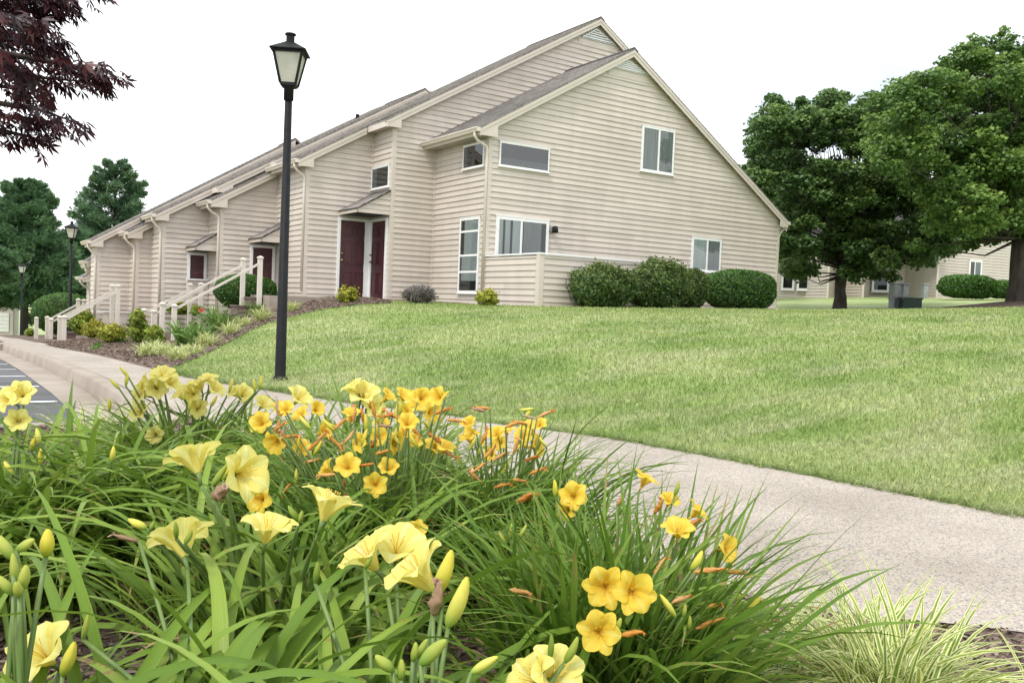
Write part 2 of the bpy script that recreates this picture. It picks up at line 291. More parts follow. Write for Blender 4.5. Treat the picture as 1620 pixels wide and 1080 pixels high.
# ------------------------------------------------------------------ terrain
def zs(Y): return np.interp(Y, [-30, 0, 10, 14, 17, 20, 24, 31, 40, 50, 70, 120, 400], [-.93, -.93, -.94, -1.03, -1.13, -1.25, -1.38, -1.62, -2.0, -2.5, -3.5, -5, -8])
cp = []
for Y in (-30, -8, 0, 5, 10, 14, 17, 20, 24, 31, 40, 50, 70, 120):
    for X in (2.2, -3, -25): cp.append((X, Y, zs(Y)))
cp += [(4.2, 2, -.93), (4.2, 4, -.93), (3.7, 5.8, -.92), (3, 8, -.92), (5, 7, -.78), (6.6, 10, -.46), (7.9, 6.1, -.52), (11.9, 9.1, -.13), (15.9, 12.1, .17), (21.5, 16.4, .22),
       (18.6, 9.3, .33), (10.7, 5.4, -.32), (28.6, 14.4, .76), (28.4, 20.9, .36), (42, 30, 1.3), (43.6, 22.4, 1.3), (34, 19, .85), (80, 40, 2.5), (70, -10, 1.6), (30, -8, .3), (10, -15, -.6), (8, -4, -.75), (60, 60, 1.2),
       (8, 21.5, -.02), (9.8, 20.5, .02), (11, 18, .0), (11.5, 14, .02), (16, 17.8, .12), (21.5, 18.1, .22), (12, 26, .1), (24, 24, .4), (5.4, 16.3, -.49), (4, 13.5, -.74), (3.6, 18, -1.05), (5.5, 20, -.75), (7.0, 19.5, -.22),
       (7, 21.9, -.28), (4.7, 22, -1.28), (6.4, 24.6, -.8), (5.2, 25.7, -1.15), (4.6, 27, -1.3), (3.9, 28.5, -1.45), (3.8, 31, -1.6), (3.8, 35, -1.85), (10, 40, -1.5), (10, 60, -2.8), (40, 70, -1), (120, 60, 3), (100, 150, 0), (30, 120, -3)]
cp = np.array(cp, float)
def _phi(r2): return r2*np.log(r2+1e-9)*.5
_n = len(cp); _A = _phi(((cp[:, None, :2]-cp[None, :, :2])**2).sum(-1))+np.eye(_n)*.35
_P = np.c_[np.ones(_n), cp[:, :2]]; _S = np.block([[_A, _P], [_P.T, np.zeros((3, 3))]])
_w = np.linalg.solve(_S, np.r_[cp[:, 2], 0, 0, 0])
def gz(X, Y):
    X = np.asarray(X, float); Y = np.asarray(Y, float); sh = X.shape; x = np.atleast_1d(X).ravel(); y = np.atleast_1d(Y).ravel(); o = np.empty(len(x))
    for i in range(0, len(x), 20000):
        a = x[i:i+20000]; b = y[i:i+20000]
        k = _phi((a[:, None]-cp[None, :, 0])**2+(b[:, None]-cp[None, :, 1])**2); z = k@_w[:_n]+_w[_n]+_w[_n+1]*a+_w[_n+2]*b
        st = zs(b); t = np.clip((2.6-a)/.5, 0, 1)*(b > -2); t = np.where(b > 6, t, np.clip((4.2-a)/.4, 0, 1)); t = t*t*(3-2*t); z = z*(1-t)+st*t   # level street strip
        o[i:i+20000] = z
    return o.reshape(sh) if sh else float(o[0])
def road_side(X, Y): return (X < 1.36) & (Y > 6.5)
def hit(x, y, dz=0):                                       # where the pixel's ray meets the terrain
    d = ray(x, y); d = d/(d@fw); T = np.concatenate([np.arange(1, 40, .02), np.arange(40, 150, .2)]); P = d[None]*T[:, None]
    g = gz(P[:, 0], P[:, 1])+dz; k = np.argmax(P[:, 2] < g)
    return P[k] if (P[:, 2] < g).any() else P[-1]
def axis(segs): 
    o = []
    for a, b, s in segs: o += list(np.arange(a, b, s))
    return np.array(o+[segs[-1][1]])
gx = axis([(-150, -30, 20), (-30, -4, 2), (-4, 14, .2), (14, 36, .5), (36, 80, 2), (80, 400, 20)])
gy = axis([(-150, -30, 20), (-30, -4, 2), (-4, 32, .2), (32, 60, .7), (60, 120, 4), (120, 500, 20)])
GX, GY = np.meshgrid(gx, gy); GZ = gz(np.clip(GX, -30, 120), np.clip(GY, -30, 120))
GZ = GZ-.45*road_side(GX-.12, GY+.0) - .0
nx, ny = len(gx), len(gy); idx = np.arange(nx*ny).reshape(ny, nx)
Q = np.stack([idx[:-1, :-1], idx[:-1, 1:], idx[1:, 1:], idx[1:, :-1]], -1).reshape(-1, 4)
tag(npmesh('ground', np.c_[GX.ravel(), GY.ravel(), GZ.ravel()], Q, M['lawn']), kind='structure')
def resample(P, n):
    P = np.array(P, float); d = np.r_[0, np.cumsum(np.linalg.norm(np.diff(P, axis=0), axis=1))]; t = np.linspace(0, d[-1], n)
    return np.c_[np.interp(t, d, P[:, 0]), np.interp(t, d, P[:, 1])]
def smooth_line(P, k=3):
    P = np.array(P, float)
    for _ in range(k): P = np.r_[[P[0]], np.stack([.75*P[:-1]+.25*P[1:], .25*P[:-1]+.75*P[1:]], 1).reshape(-1, 2), [P[-1]]]
    return P
def ribbon(name, Lp, Rp, mat_, off, n=120, m=6, zf=None, edge=.0, jit=0):
    A = resample(Lp, n); B = resample(Rp, n)
    if jit: B = B+rng.normal(0, jit, B.shape)*np.array([1, 1])
    t = np.linspace(0, 1, m)[None, :, None]; G = A[:, None]*(1-t)+B[:, None]*t; Z = (zf or gz)(G[..., 0], G[..., 1])+off
    if edge: Z[:, 0] -= edge; Z[:, -1] -= edge
    V = np.c_[G.reshape(-1, 2), Z.ravel()]; i = np.arange(n*m).reshape(n, m)
    q = np.stack([i[:-1, :-1], i[:-1, 1:], i[1:, 1:], i[1:, :-1]], -1).reshape(-1, 4)
    return npmesh(name, V, q, mat_)
far_e = smooth_line([(5.2, -4), (4.7, 0), (4.32, 2.1), (4.22, 3.6), (4.05, 4.6), (3.92, 5.2), (3.55, 6.0), (3.05, 7.2), (2.82, 8.0), (2.5, 9.1), (2.3, 10), (2.25, 11.5), (2.22, 14), (2.22, 18), (2.22, 24)], 2)
near_e = smooth_line([(3.7, -4), (3.2, .5), (2.76, 1.33), (2.2, 1.8), (2.1, 2.8), (2.0, 4.2), (1.8, 5.6), (1.58, 6.8), (1.52, 8), (1.52, 24)], 2)
tag(ribbon('sidewalk', near_e, far_e, M['aggregate'], .03, 260, 8, edge=.0), kind='structure')
tag(ribbon('sidewalk', [(-8, 23.6), (2.3, 23.6)], [(-8, 25.2), (2.3, 25.2)], M['aggregate'], .032, 40, 5), kind='structure')
tag(ribbon('sidewalk', [(1.52, 24), (1.52, 70)], [(2.22, 24), (2.22, 70)], M['aggregate'], .028, 100, 4), kind='structure')
# kerb, concrete gutter pan, road, painted stall lines
def zstreet(X, Y): return zs(Y)+0*X
kp = [(1.52, .03), (1.40, .03), (1.375, .015), (1.355, -.13)]
ky = np.r_[np.arange(6.6, 23.4, .3), 23.5]
V = []; 
for Y in ky:
    for x_, dz in kp: V.append((x_, Y, zs(Y)+dz))
V = np.array(V); i = np.arange(len(V)).reshape(len(ky), 4); q = np.stack([i[:-1, :-1], i[:-1, 1:], i[1:, 1:], i[1:, :-1]], -1).reshape(-1, 4)
tag(npmesh('kerb', V, q, M['concrete']), kind='structure')
kb = MB()
for a, b in (((1.45, 6.62), (-12, 6.62)), ((1.45, 23.52), (-12, 23.52))): kb.beam((*a, zs(a[1])-.09), (*b, zs(a[1])-.09), .16, .24)
tag(kb.build('kerb', M['concrete']), kind='structure')
tag(ribbon('gutter_pan', [(1.02, 6.7), (1.02, 23.5)], [(1.36, 6.7), (1.36, 23.5)], M['concrete'], -.122, 60, 3, zf=zstreet), kind='structure')
tag(ribbon('road', [(-26, 6.7), (-26, 23.4)], [(1.025, 6.7), (1.025, 23.4)], M['asphalt'], -.127, 60, 12, zf=zstreet), kind='structure')
def road_hit(x, y):
    d = ray(x, y); d = d/(d@fw); T = np.arange(3, 60, .01); P = d[None]*T[:, None]; k = np.argmax(P[:, 2] < zs(P[:, 1])-.12); return P[k]
ys = []
for a, b in ((130, 671), (97, 635), (65, 611), (42, 595), (27, 584), (14, 576)): ys.append(road_hit(a, b)[1])
print('stalls', np.round(ys, 2))
for k, yl in enumerate(ys+[ys[-1]+2.6]):
    ln = ribbon('stall_line', [(-4.2, yl), (.99, yl)], [(-4.2, yl+.1), (.99, yl+.1)], M['paint'], -.122, 12, 3, zf=zstreet); tag(ln, kind='structure')
# mulch bed by the houses: from the pavement to the edge of the lawn
bx = [(2.24, 10.9)]+[tuple(hit(a, b)[:2]) for a, b in ((300, 573), (350, 548), (400, 522), (440, 507), (500, 492), (560, 484), (620, 480.5))]
bx = [p for p in bx]
print('mulch edge', np.round(bx, 2))
lawn_edge = smooth_line(bx, 2)
le = [(p[0], p[1]) for p in lawn_edge]
east = [p for p in le]+[(9.9, 20.9), (9.9, 23.9)]
# ribbons across X at each Y
yy = np.r_[np.arange(10.9, 23.9, .15)]
xe = np.interp(yy, [p[1] for p in east], np.maximum.accumulate([p[0] for p in east]))
tag(ribbon('mulch_bed', [(2.235, y) for y in yy], list(zip(xe, yy)), M['mulch'], .022, 160, 40, jit=.012), kind='structure')
tag(ribbon('mulch_bed', [(2.24, 23.85), (2.24, 50)], [(8.1, 23.85), (6.5, 50)], M['mulch'], .024, 90, 24), kind='structure')
tag(ribbon('mulch_bed', [(9.5, 20.0), (10.2, 19.2), (10.45, 17.4), (11.0, 16.0), (14, 15.6), (21.3, 16.2)], [(9.5, 21), (10.4, 20.9), (11.3, 18.8), (11.6, 18.3), (14.5, 18.3), (21.45, 18.3)], M['mulch'], .024, 90, 14, jit=.01), kind='structure')
# flower bed in the foreground
tag(ribbon('flower_bed', [(-9, -2), (-9, 6.7)], [(3.72, -2), (3.3, .6), (2.85, 1.38), (2.27, 1.88), (2.17, 2.8), (2.08, 4.2), (1.86, 5.6), (1.6, 6.7)], M['mulch'], .026, 60, 40), kind='structure')

# ------------------------------------------------------------------ townhouses
def siding(parent, fr, poly, h=.137, name='wall', material=None, z_start=None):
    """lapped siding courses clipped to the convex polygon poly [(s, z)...] in wall frame fr"""
    zs_ = [p[1] for p in poly]; z0, z1 = min(zs_), max(zs_); mb = MB(); n = len(poly); tones = []
    def span(z):
        xs = []
        for i in range(n):
            (a, b), (c, d) = poly[i], poly[(i+1) % n]
            if (b-z)*(d-z) <= 0 and b != d: xs.append(a+(c-a)*(z-b)/(d-b))
        return (min(xs), max(xs)) if len(xs) > 1 else None
    z = math.floor(z0/h)*h
    while z < z1:
        a, b = max(z, z0), min(z+h, z1); sa, sb = span(a+1e-4), span(b-1e-4)
        if sa and sb:
            cuts = [max(sa[0], sb[0])] ; c_ = cuts[0]+rng.uniform(.6, 3.6)       # panels butt every few metres
            while c_ < min(sa[1], sb[1])-.4: cuts.append(c_); c_ += 3.66
            cuts.append(min(sa[1], sb[1])); nc = len(cuts)-1
            for q_ in range(nc):
                a0 = sa[0] if q_ == 0 else cuts[q_]+.002; b0 = sb[0] if q_ == 0 else a0; a1 = sa[1] if q_ == nc-1 else cuts[q_+1]; b1 = sb[1] if q_ == nc-1 else a1; o_ = .0265+rng.uniform(-.0022, .0022)
                mb.add([fr.p(a0, a, o_), fr.p(a1, a, o_), fr.p(b1, b, .003), fr.p(b0, b, .003)], [(0, 1, 2, 3)]); tones.append((len(mb.v)-4, rng.random()))
                mb.add([fr.p(a0, a, -.002), fr.p(a1, a, -.002), fr.p(a1, a, o_), fr.p(a0, a, o_)], [(0, 1, 2, 3)])
        z += h
    back = [fr.p(s, z, -.05) for s, z in poly]; mb.prism(back, np.array(fr.p(0, 0, .05))-np.array(fr.p(0, 0, 0)))
    o = mb.build(name, material or M['siding'], parent); a_ = np.full(len(mb.v), .5, np.float32)
    for i0, v_ in tones: a_[i0:i0+4] = v_
    o.data.attributes.new('rnd', 'FLOAT', 'POINT').data.foreach_set('value', a_); return o
def window(parent, fr, s0, s1, z0, z1, mull=(), rails=(), curtain=None, fwid=.055, glass_='glass', name='window', gap=None):
    mb = MB(); o = .06
    mb.fbox(fr, s0, s1, z1-fwid, z1, 0, o); mb.fbox(fr, s0, s1, z0, z0+fwid, 0, o)
    mb.fbox(fr, s0, s0+fwid, z0+fwid, z1-fwid, 0, o); mb.fbox(fr, s1-fwid, s1, z0+fwid, z1-fwid, 0, o)
    for m_ in mull: mb.fbox(fr, s0+(s1-s0)*m_-.03, s0+(s1-s0)*m_+.03, z0+fwid, z1-fwid, 0, o-.004)
    for r_ in rails: mb.fbox(fr, s0+fwid, s1-fwid, z0+(z1-z0)*r_-.025, z0+(z1-z0)*r_+.025, 0, o-.006)
    mb.fbox(fr, s0-.03, s1+.03, z0-.03, z0, 0, o+.02)
    mb.fbox(fr, s0-.02, s1+.02, z1, z1+.02, 0, o+.006)
    f = mb.build('window', M['white'], parent)
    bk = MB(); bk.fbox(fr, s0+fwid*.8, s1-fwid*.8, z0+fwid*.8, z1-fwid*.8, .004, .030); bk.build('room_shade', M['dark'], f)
    if curtain:
        for c0, c1, za, zb, mt in curtain:
            a, b = s0+(s1-s0)*c0, s0+(s1-s0)*c1; n = max(6, int((b-a)/.018)); vs = []
            for k in range(n+1):
                s_ = a+(b-a)*k/n; oo = .037+.0035*math.sin(k*1.3)+.001*math.sin(k*3.1)
                vs += [fr.p(s_, z0+(z1-z0)*za, oo), fr.p(s_, z0+(z1-z0)*zb, oo)]
            MB().add(vs, [(2*k, 2*k+2, 2*k+3, 2*k+1) for k in range(n)]).build('curtain', M[mt], f, True)
    g = MB(); g.add([fr.p(s0+fwid*.9, z0+fwid*.9, .047), fr.p(s1-fwid*.9, z0+fwid*.9, .047), fr.p(s1-fwid*.9, z1-fwid*.9, .047), fr.p(s0+fwid*.9, z1-fwid*.9, .047)], [(0, 1, 2, 3) if getattr(fr, 'k', 'A') != 'B' else (3, 2, 1, 0)])
    g.build('pane', M[glass_], f)
    return f
def door(parent, fr, s0, s1, z0, z1, knob=None, trim=.07):
    mb = MB(); mb.fbox(fr, s0, s0+trim, z0, z1, 0, .065); mb.fbox(fr, s1-trim, s1, z0, z1, 0, .065); mb.fbox(fr, s0+trim, s1-trim, z1-trim, z1, 0, .065)
    f = mb.build('door_frame', M['white'], parent)
    a, b = s0+trim, s1-trim; zt = z1-trim; H = zt-z0; W = b-a; d = MB(); d.fbox(fr, a, b, z0, zt, 0, .036)
    for c0, c1 in ((.12, .45), (.55, .88)):
        for q0, q1 in ((.07, .34), (.44, .74), (.81, .93)):
            x0, x1, y0, y1 = a+W*c0, a+W*c1, z0+H*q0, z0+H*q1; t = .018
            d.fbox(fr, x0, x1, y0, y0+t, .036, .053); d.fbox(fr, x0, x1, y1-t, y1, .036, .053); d.fbox(fr, x0, x0+t, y0+t, y1-t, .036, .053); d.fbox(fr, x1-t, x1, y0+t, y1-t, .036, .053)
            d.fbox(fr, x0+.04, x1-.04, y0+.04, y1-.04, .036, .042)
    dd = d.build('door', M['door'], parent)
    if knob is not None:
        s_ = a+W*knob
        for zk, r in ((z0+.98, .028), (z0+1.16, .022)):
            c = np.array(fr.p(s_, zk, .036)); n_ = np.array(fr.p(0, 0, 1))-np.array(fr.p(0, 0, 0))
            MB().tube([c, c+n_*.03, c+n_*.035, c+n_*.06, c+n_*.075], [r, r*.5, r*.9, r, r*.3], 10).build('handle', M['brass'], dd, True)
    return dd
def roof_slab(parent, x0, z0, xr, zr, x1, z1, ya, yb, th=.05, name='roof'):
    """front slope x0->xr and rear slope xr->x1, spanning ya..yb, with UVs in metres for the shingles"""
    P = [(x0, z0), (xr, zr), (x1, z1)]; V = []; UV = []; F_ = []
    def quad(p, uv): b = len(V); V.extend(p); UV.extend(uv); F_.append((b, b+1, b+2, b+3))
    for (a, za), (b, zb) in zip(P[:-1], P[1:]):
        ln = math.hypot(b-a, zb-za); sgn = 1 if a == x0 else -1
        n = max(1, int(round(ln/.14)))
        for k in range(n):                                # each course laps a little over the one below
            t0, t1 = k/n, (k+1)/n; up0, up1 = (.012, .0) if sgn == 1 else (0, .012)
            xa, xb = a+(b-a)*t0, a+(b-a)*t1; qa, qb = za+(zb-za)*t0+up0, za+(zb-za)*t1+up1
            quad([(xa, ya, qa), (xb, ya, qb), (xb, yb, qb), (xa, yb, qa)][::sgn], [(ya, ln*t0), (ya, ln*t1), (yb, ln*t1), (yb, ln*t0)][::sgn])
            if sgn == 1: quad([(xa, ya, qa-.012), (xa, ya, qa), (xa, yb, qa), (xa, yb, qa-.012)], [(ya, ln*t0), (ya, ln*t0+.01), (yb, ln*t0+.01), (yb, ln*t0)])
        for y_ in (ya, yb): quad([(a, y_, za-th), (b, y_, zb-th), (b, y_, zb+.004), (a, y_, za+.004)], [(0, 0), (ln, 0), (ln, .05), (0, .05)])
        quad([(a, ya, za-th), (b, ya, zb-th), (b, yb, zb-th), (a, yb, za-th)], [(0, 0)]*4)
    quad([(x0, ya, z0-th), (x0, yb, z0-th), (x0, yb, z0+.012), (x0, ya, z0+.012)], [(0, 0), (1, 0), (1, .05), (0, .05)])
    o = npmesh(name, np.array(V), np.array(F_), M['shingle'], parent, uv=np.array(UV), smooth=False)
    return o
def ridge_cap(parent, xr, zr, ya, yb):
    mb = MB()
    n = int((yb-ya)/.28)+1
    for k in range(n):
        y = ya+(yb-ya)*k/n; y2 = ya+(yb-ya)*(k+1)/n+.02
        mb.prism([(xr-.14, y, zr-.055), (xr, y, zr+.035), (xr+.14, y, zr-.06), (xr+.14, y, zr-.085), (xr, y, zr+.01), (xr-.14, y, zr-.08)], (0, y2-y, 0))
    me = mb.build('ridge_cap', M['ridge'], parent)
M['ridge'] = mat('dark_ridge_shingles', (.045, .043, .042), .95, (.07, .065, .06), 6)
SL = .587
def rake(parent, x0, z0, x1, z1, y, wall_y, drop=.17, stop0=None, stop1=None):
    """bargeboard under the roof edge on the plane y, plus the soffit strip back to the wall"""
    mb = MB()
    mb.prism([(x0, y, z0-.05), (x1, y, z1-.05), (x1, y, z1-.05-drop), (x0, y, z0-.05-drop)], (0, .025, 0))
    mb.prism([(x0, y-.012, z0-.05), (x1, y-.012, z1-.05), (x1, y-.012, z1-.05-drop*.42), (x0, y-.012, z0-.05-drop*.42)], (0, .011, 0))
    mb.build('bargeboard', M['trim'], parent)
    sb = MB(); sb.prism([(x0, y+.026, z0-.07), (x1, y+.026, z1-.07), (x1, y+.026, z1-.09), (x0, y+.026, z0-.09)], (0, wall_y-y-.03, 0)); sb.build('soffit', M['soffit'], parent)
OH = .17
def eave(parent, xt, zt, xw, ya, yb, gut=True, spout=True, base=None, ret=True, wy=None, spout_y=None):
    """fascia, soffit, gutter and downspout of a street-side eave between ya and yb"""
    zb = zt-.16
    mb = MB(); mb.box(xt+.0, xt+.025, ya, yb, zb-.03, zt-.045); mb.build('fascia', M['trim'], parent)
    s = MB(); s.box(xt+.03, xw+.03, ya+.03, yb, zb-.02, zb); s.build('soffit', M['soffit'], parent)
    if ret:                                               # boxed return that closes the eave at the gable
        zr_ = zt-.05+SL*(xw+.12-xt)
        MB().prism([(xt-.002, ya-.004, zb-.035), (xw+.12, ya-.004, zb-.035), (xw+.12, ya-.004, zr_-.16), (xt-.002, ya-.004, zt-.06)], (0, .03, 0)).build('eave_return', M['trim'], parent)
    if gut:
        g = MB(); pr = [(0, 0), (-.11, .0), (-.125, -.02), (-.10, -.06), (-.085, -.10), (0, -.10)]
        g.prism([(xt-.003+a, ya, zt-.02+b) for a, b in pr], (0, yb-ya, 0)); g.build('gutter', M['gutter'], parent)
        if spout:
            y = spout_y or (ya+.17); z0 = base if base is not None else 0
            pts = [(xt-.055, y, zt-.11), (xt-.055, y, zt-.20), (xt+.02, y, zt-.30), (xw-.10, y, zt-.40), (xw-.055, y, zt-.47), (xw-.055, y, zt-.60), (xw-.055, y, z0+.14)]
            t = MB(); t.tube(pts, [.036]*7, 8); t.build('downspout', M['gutter'], parent, True)
def corner(parent, x, y, z0, z1, w_=.085):
    MB().box(x-.022, x+w_, y-.022, y+0, z0, z1).box(x-.022, x-.0, y+.0005, y+w_, z0, z1).build('corner_trim', M['trim'], parent)
def inner(parent, x, y, z0, z1):
    MB().box(x-.045, x-.017, y-.045, y-.017, z0, z1).build('corner_trim', M['trim'], parent)
def zroof(tip, X): return tip[1]+SL*(X-tip[0])

A_ = empty('townhouse', (14, 20, 0), 'nearest tan end townhouse with tall gable walls and two triangular vents', 'house', 'attached townhouses stepping down the street')
B_ = empty('townhouse', (8, 25, -1), 'second townhouse, its burgundy door half hidden by a round clipped bush', 'house', 'attached townhouses stepping down the street')
C_ = empty('townhouse', (7, 28, -1.3), 'third townhouse of the row, its broad blank wall behind the long railed stairs', 'house', 'attached townhouses stepping down the street')
D_ = empty('townhouse', (6, 31, -1.6), 'farthest townhouse of the row, only a narrow strip of eaves and downspouts', 'house', 'attached townhouses stepping down the street')
# --- unit A, low end gable
Y1, Y2, Y3, Y4, Y5, Y6, Y7 = 18.17, 20.85, 22.07, 24.31, 25.53, 26.84, 27.83
t1 = (10.69, 4.19); X1 = 11.05; XR1 = 21.40; r1 = (15.26, 6.87); rr1 = (21.62, 2.93)
f1 = Fr('A', Y1)
def gable(tip, ridge, rear, xw, xrw, z0, top=-.12, xmin=None):
    xa = xmin if xmin is not None else xw
    zl = zroof(tip, xa)+top; sr = (rear[1]-ridge[1])/(rear[0]-ridge[0]); zr_ = rear[1]+sr*(xrw-rear[0])+top
    return [(xa, z0), (xrw, z0), (xrw, zr_), (ridge[0], ridge[1]+top), (xa, zl)]
siding(A_, f1, gable(t1, r1, rr1, X1, XR1, .03))
siding(A_, Fr('B', X1), [(Y1, .03), (Y2, .03), (Y2, t1[1]-.15), (Y1, t1[1]-.15)])
roof_slab(A_, *t1, *r1, *rr1, Y1-OH, Y2-.0); ridge_cap(A_, *r1, Y1-OH-.01, Y2)
rake(A_, *t1, *r1, Y1-OH, Y1); rake(A_, *rr1, *r1, Y1-OH, Y1)
eave(A_, *t1, X1, Y1-OH, Y2-.003, base=.05)
corner(A_, X1, Y1, .03, t1[1]-.17)
MB().box(XR1-.085, XR1+.022, Y1-.022, Y1, .2, rr1[1]-.15).box(XR1+0, XR1+.022, Y1+.0005, Y1+.085, .2, rr1[1]-.15).build('corner_trim', M['trim'], A_)
MB().prism([(XR1-.12, Y1-OH-.004, rr1[1]-.2), (rr1[0], Y1-OH-.004, rr1[1]-.2), (rr1[0], Y1-OH-.004, rr1[1]-.06), (XR1-.12, Y1-OH-.004, rr1[1]+.0)], (0, .03, 0)).build('eave_return', M['trim'], A_)
MB().box(rr1[0], rr1[0]+.11, Y1-OH, Y2+4, rr1[1]-.12, rr1[1]-.02).build('gutter', M['gutter'], A_)
MB().tube([(rr1[0]+.05, Y1-.02, rr1[1]-.12), (rr1[0]+.05, Y1-.02, rr1[1]-.2), (XR1+.09, Y1-.0, rr1[1]-.36), (XR1+.06, Y1+.03, rr1[1]-.5), (XR1+.06, Y1+.03, .4)], .035, 8).build('downspout', M['trim'], A_, True)
siding(A_, Fr('B', XR1+.001), [(Y1, .1), (Y2+4, .1), (Y2+4, 2.7), (Y1, 2.7)])
# --- unit A, tall main block: wall two and the jogged wall three share one roof plane
t2 = (9.55, 4.62); t3 = (7.71, 3.54); X2, X3 = 9.814, 7.981; r2 = (16.21, 8.53); rr2 = (24.8, 3.2)
f2, f3 = Fr('A', Y2), Fr('A', Y3)
siding(A_, f2, gable(t2, r2, rr2, X2, 24.4, .03))
siding(A_, Fr('B', X2), [(Y2, .03), (Y3, .03), (Y3, t2[1]-.16), (Y2, t2[1]-.16)])
siding(A_, f3, [(X3, .0), (X2+.3, .0), (X2+.3, zroof(t3, X2+.3)-.12), (X3, zroof(t3, X3)-.12)])
siding(A_, Fr('B', X3), [(Y3, -.3), (Y4, -.3), (Y4, t3[1]-.15), (Y3, t3[1]-.15)])
roof_slab(A_, *t2, *r2, *rr2, Y2-OH, Y3-OH-.001); roof_slab(A_, *t3, *r2, *rr2, Y3-OH, Y4+.0)
ridge_cap(A_, *r2, Y2-OH-.01, Y4)
rake(A_, *t2, *r2, Y2-OH, Y2); rake(A_, *rr2, *r2, Y2-OH, Y2); rake(A_, *t3, 9.53, zroof(t3, 9.53), Y3-OH, Y3)
eave(A_, *t2, X2, Y2-OH, Y3-OH+.0, gut=False); eave(A_, *t3, X3, Y3-OH, Y4-.003, base=.05)
corner(A_, X2, Y2, .03, t2[1]-.19); corner(A_, X3, Y3, -.02, t3[1]-.19); inner(A_, X1, Y2, .03, t1[1]-.2); inner(A_, X2, Y3, 2.2, t2[1]-.2)
siding(A_, Fr('A', Y4), [(9.0, 3.2), (20.0, 3.2), (20.0, 5.4), (r2[0], r2[1]-.12), (9.0, zroof(t3, 9.0)-.12)], name='wall')
# vents
def vent(parent, fr, ridge, l, r, o=.03):
    sa = fr.s_of(*l); za = fr.z_of(*l); sb = fr.s_of(*r); zb = fr.z_of(*r); z0 = (za+zb)/2; ax_ = ridge[0]-.05
    zt = ridge[1]-.30; mb = MB(); z0 -= .06
    P = [(sa, z0), (sb, z0), (ax_, zt)]
    MB().prism([fr.p(a, z, .02) for a, z in P], (0, .01, 0)).build('vent_backing', M['dark'], parent)
    def lerp(p, q, t): return (p[0]+(q[0]-p[0])*t, p[1]+(q[1]-p[1])*t)
    cx, cz = (sa+sb+ax_)/3, (z0*2+zt)/3
    for i in range(3):
        p, q = P[i], P[(i+1) % 3]; pi, qi = lerp(p, (cx, cz), .11), lerp(q, (cx, cz), .11)
        mb.prism([fr.p(*p, .06), fr.p(*q, .06), fr.p(*qi, .06), fr.p(*pi, .06)], (0, .04, 0))
    n = 5
    for k in range(0, n):
        t = (k+.55)/(n+.6); z = z0+(zt-z0)*t; a = sa+(ax_-sa)*t; b = sb+(ax_-sb)*t
        mb.add([fr.p(a, z-.0, .055), fr.p(b, z-.0, .055), fr.p(b, z+.045, .040), fr.p(a, z+.045, .040)], [(0, 1, 2, 3)])
    mb.build('gable_vent', M['white'], parent)
    MB().fbox(fr, sa-.1, sb+.1, z0-.2, z0-.005, .0, .028).build('vent_board', M['trim'], parent)
vent(A_, f1, r1, (967, 103), (1028, 119)); vent(A_, f2, r2, (919, 56), (974, 71))
# windows and doors
def W(parent, fr, left, right, top, bot, **k):
    return window(parent, fr, fr.s_of(*left) if isinstance(left, tuple) else left, fr.s_of(*right) if isinstance(right, tuple) else right,
                  fr.z_of(*bot) if isinstance(bot, tuple) else bot, fr.z_of(*top) if isinstance(top, tuple) else top, **k)
W(A_, f1, (789, 243), (867, 255), (789, 224), (788, 262), fwid=.03, glass_='glassdark', curtain=[(0, 1, 0, .35, 'curtain')])
W(A_, f1, (1013.4, 235), (1064.5, 242), (1014, 198), (1012.8, 270), mull=(.52,), curtain=[(.02, .98, .03, .98, 'curtain')])
W(A_, f1, (783, 370), (866, 375), (784, 341), .12, mull=(.47,), fwid=.08, curtain=[(.04, .13, .0, 1, 'curtain_white'), (.17, .27, 0, 1, 'curtain_white'), (.31, .5, 0, 1, 'curtain_white'), (.52, .86, 0, 1, 'curtain')])
W(A_, f1, (1092.5, 400), (1138.5, 403), (1093, 375), (1090, 428), mull=(.52,), curtain=[(.03, .5, .03, .98, 'curtain_white'), (.54, .97, .03, .98, 'curtain')])
fB1 = Fr('B', X1); sw = fB1.s_of(729, 400)
W(A_, fB1, Y1+.16, (735.5, 250), (735.5, 233), (735.5, 269), fwid=.03, glass_='glassdark', curtain=[(.82, .97, .03, .97, 'curtain')])
W(A_, fB1, Y1+.22, sw, (728.5, 347), (726.8, 463), rails=(.28, .5, .82), curtain=[(.08, .78, .5, .98, 'curtain_white'), (.08, .88, .16, .5, 'curtain_white')])
fB2 = Fr('B', X2)
W(A_, fB2, Y2+.12, (590.5, 285), (591, 267.5), (590, 301), fwid=.035, glass_='glassdark', curtain=[(.72, .97, .03, .97, 'curtain_white')])
door(A_, f3, f3.s_of(532.5, 400), X2-.03, .06, 2.16, knob=.06); door(A_, fB2, Y2+.13, Y3-.03, .06, 2.16, knob=.93)
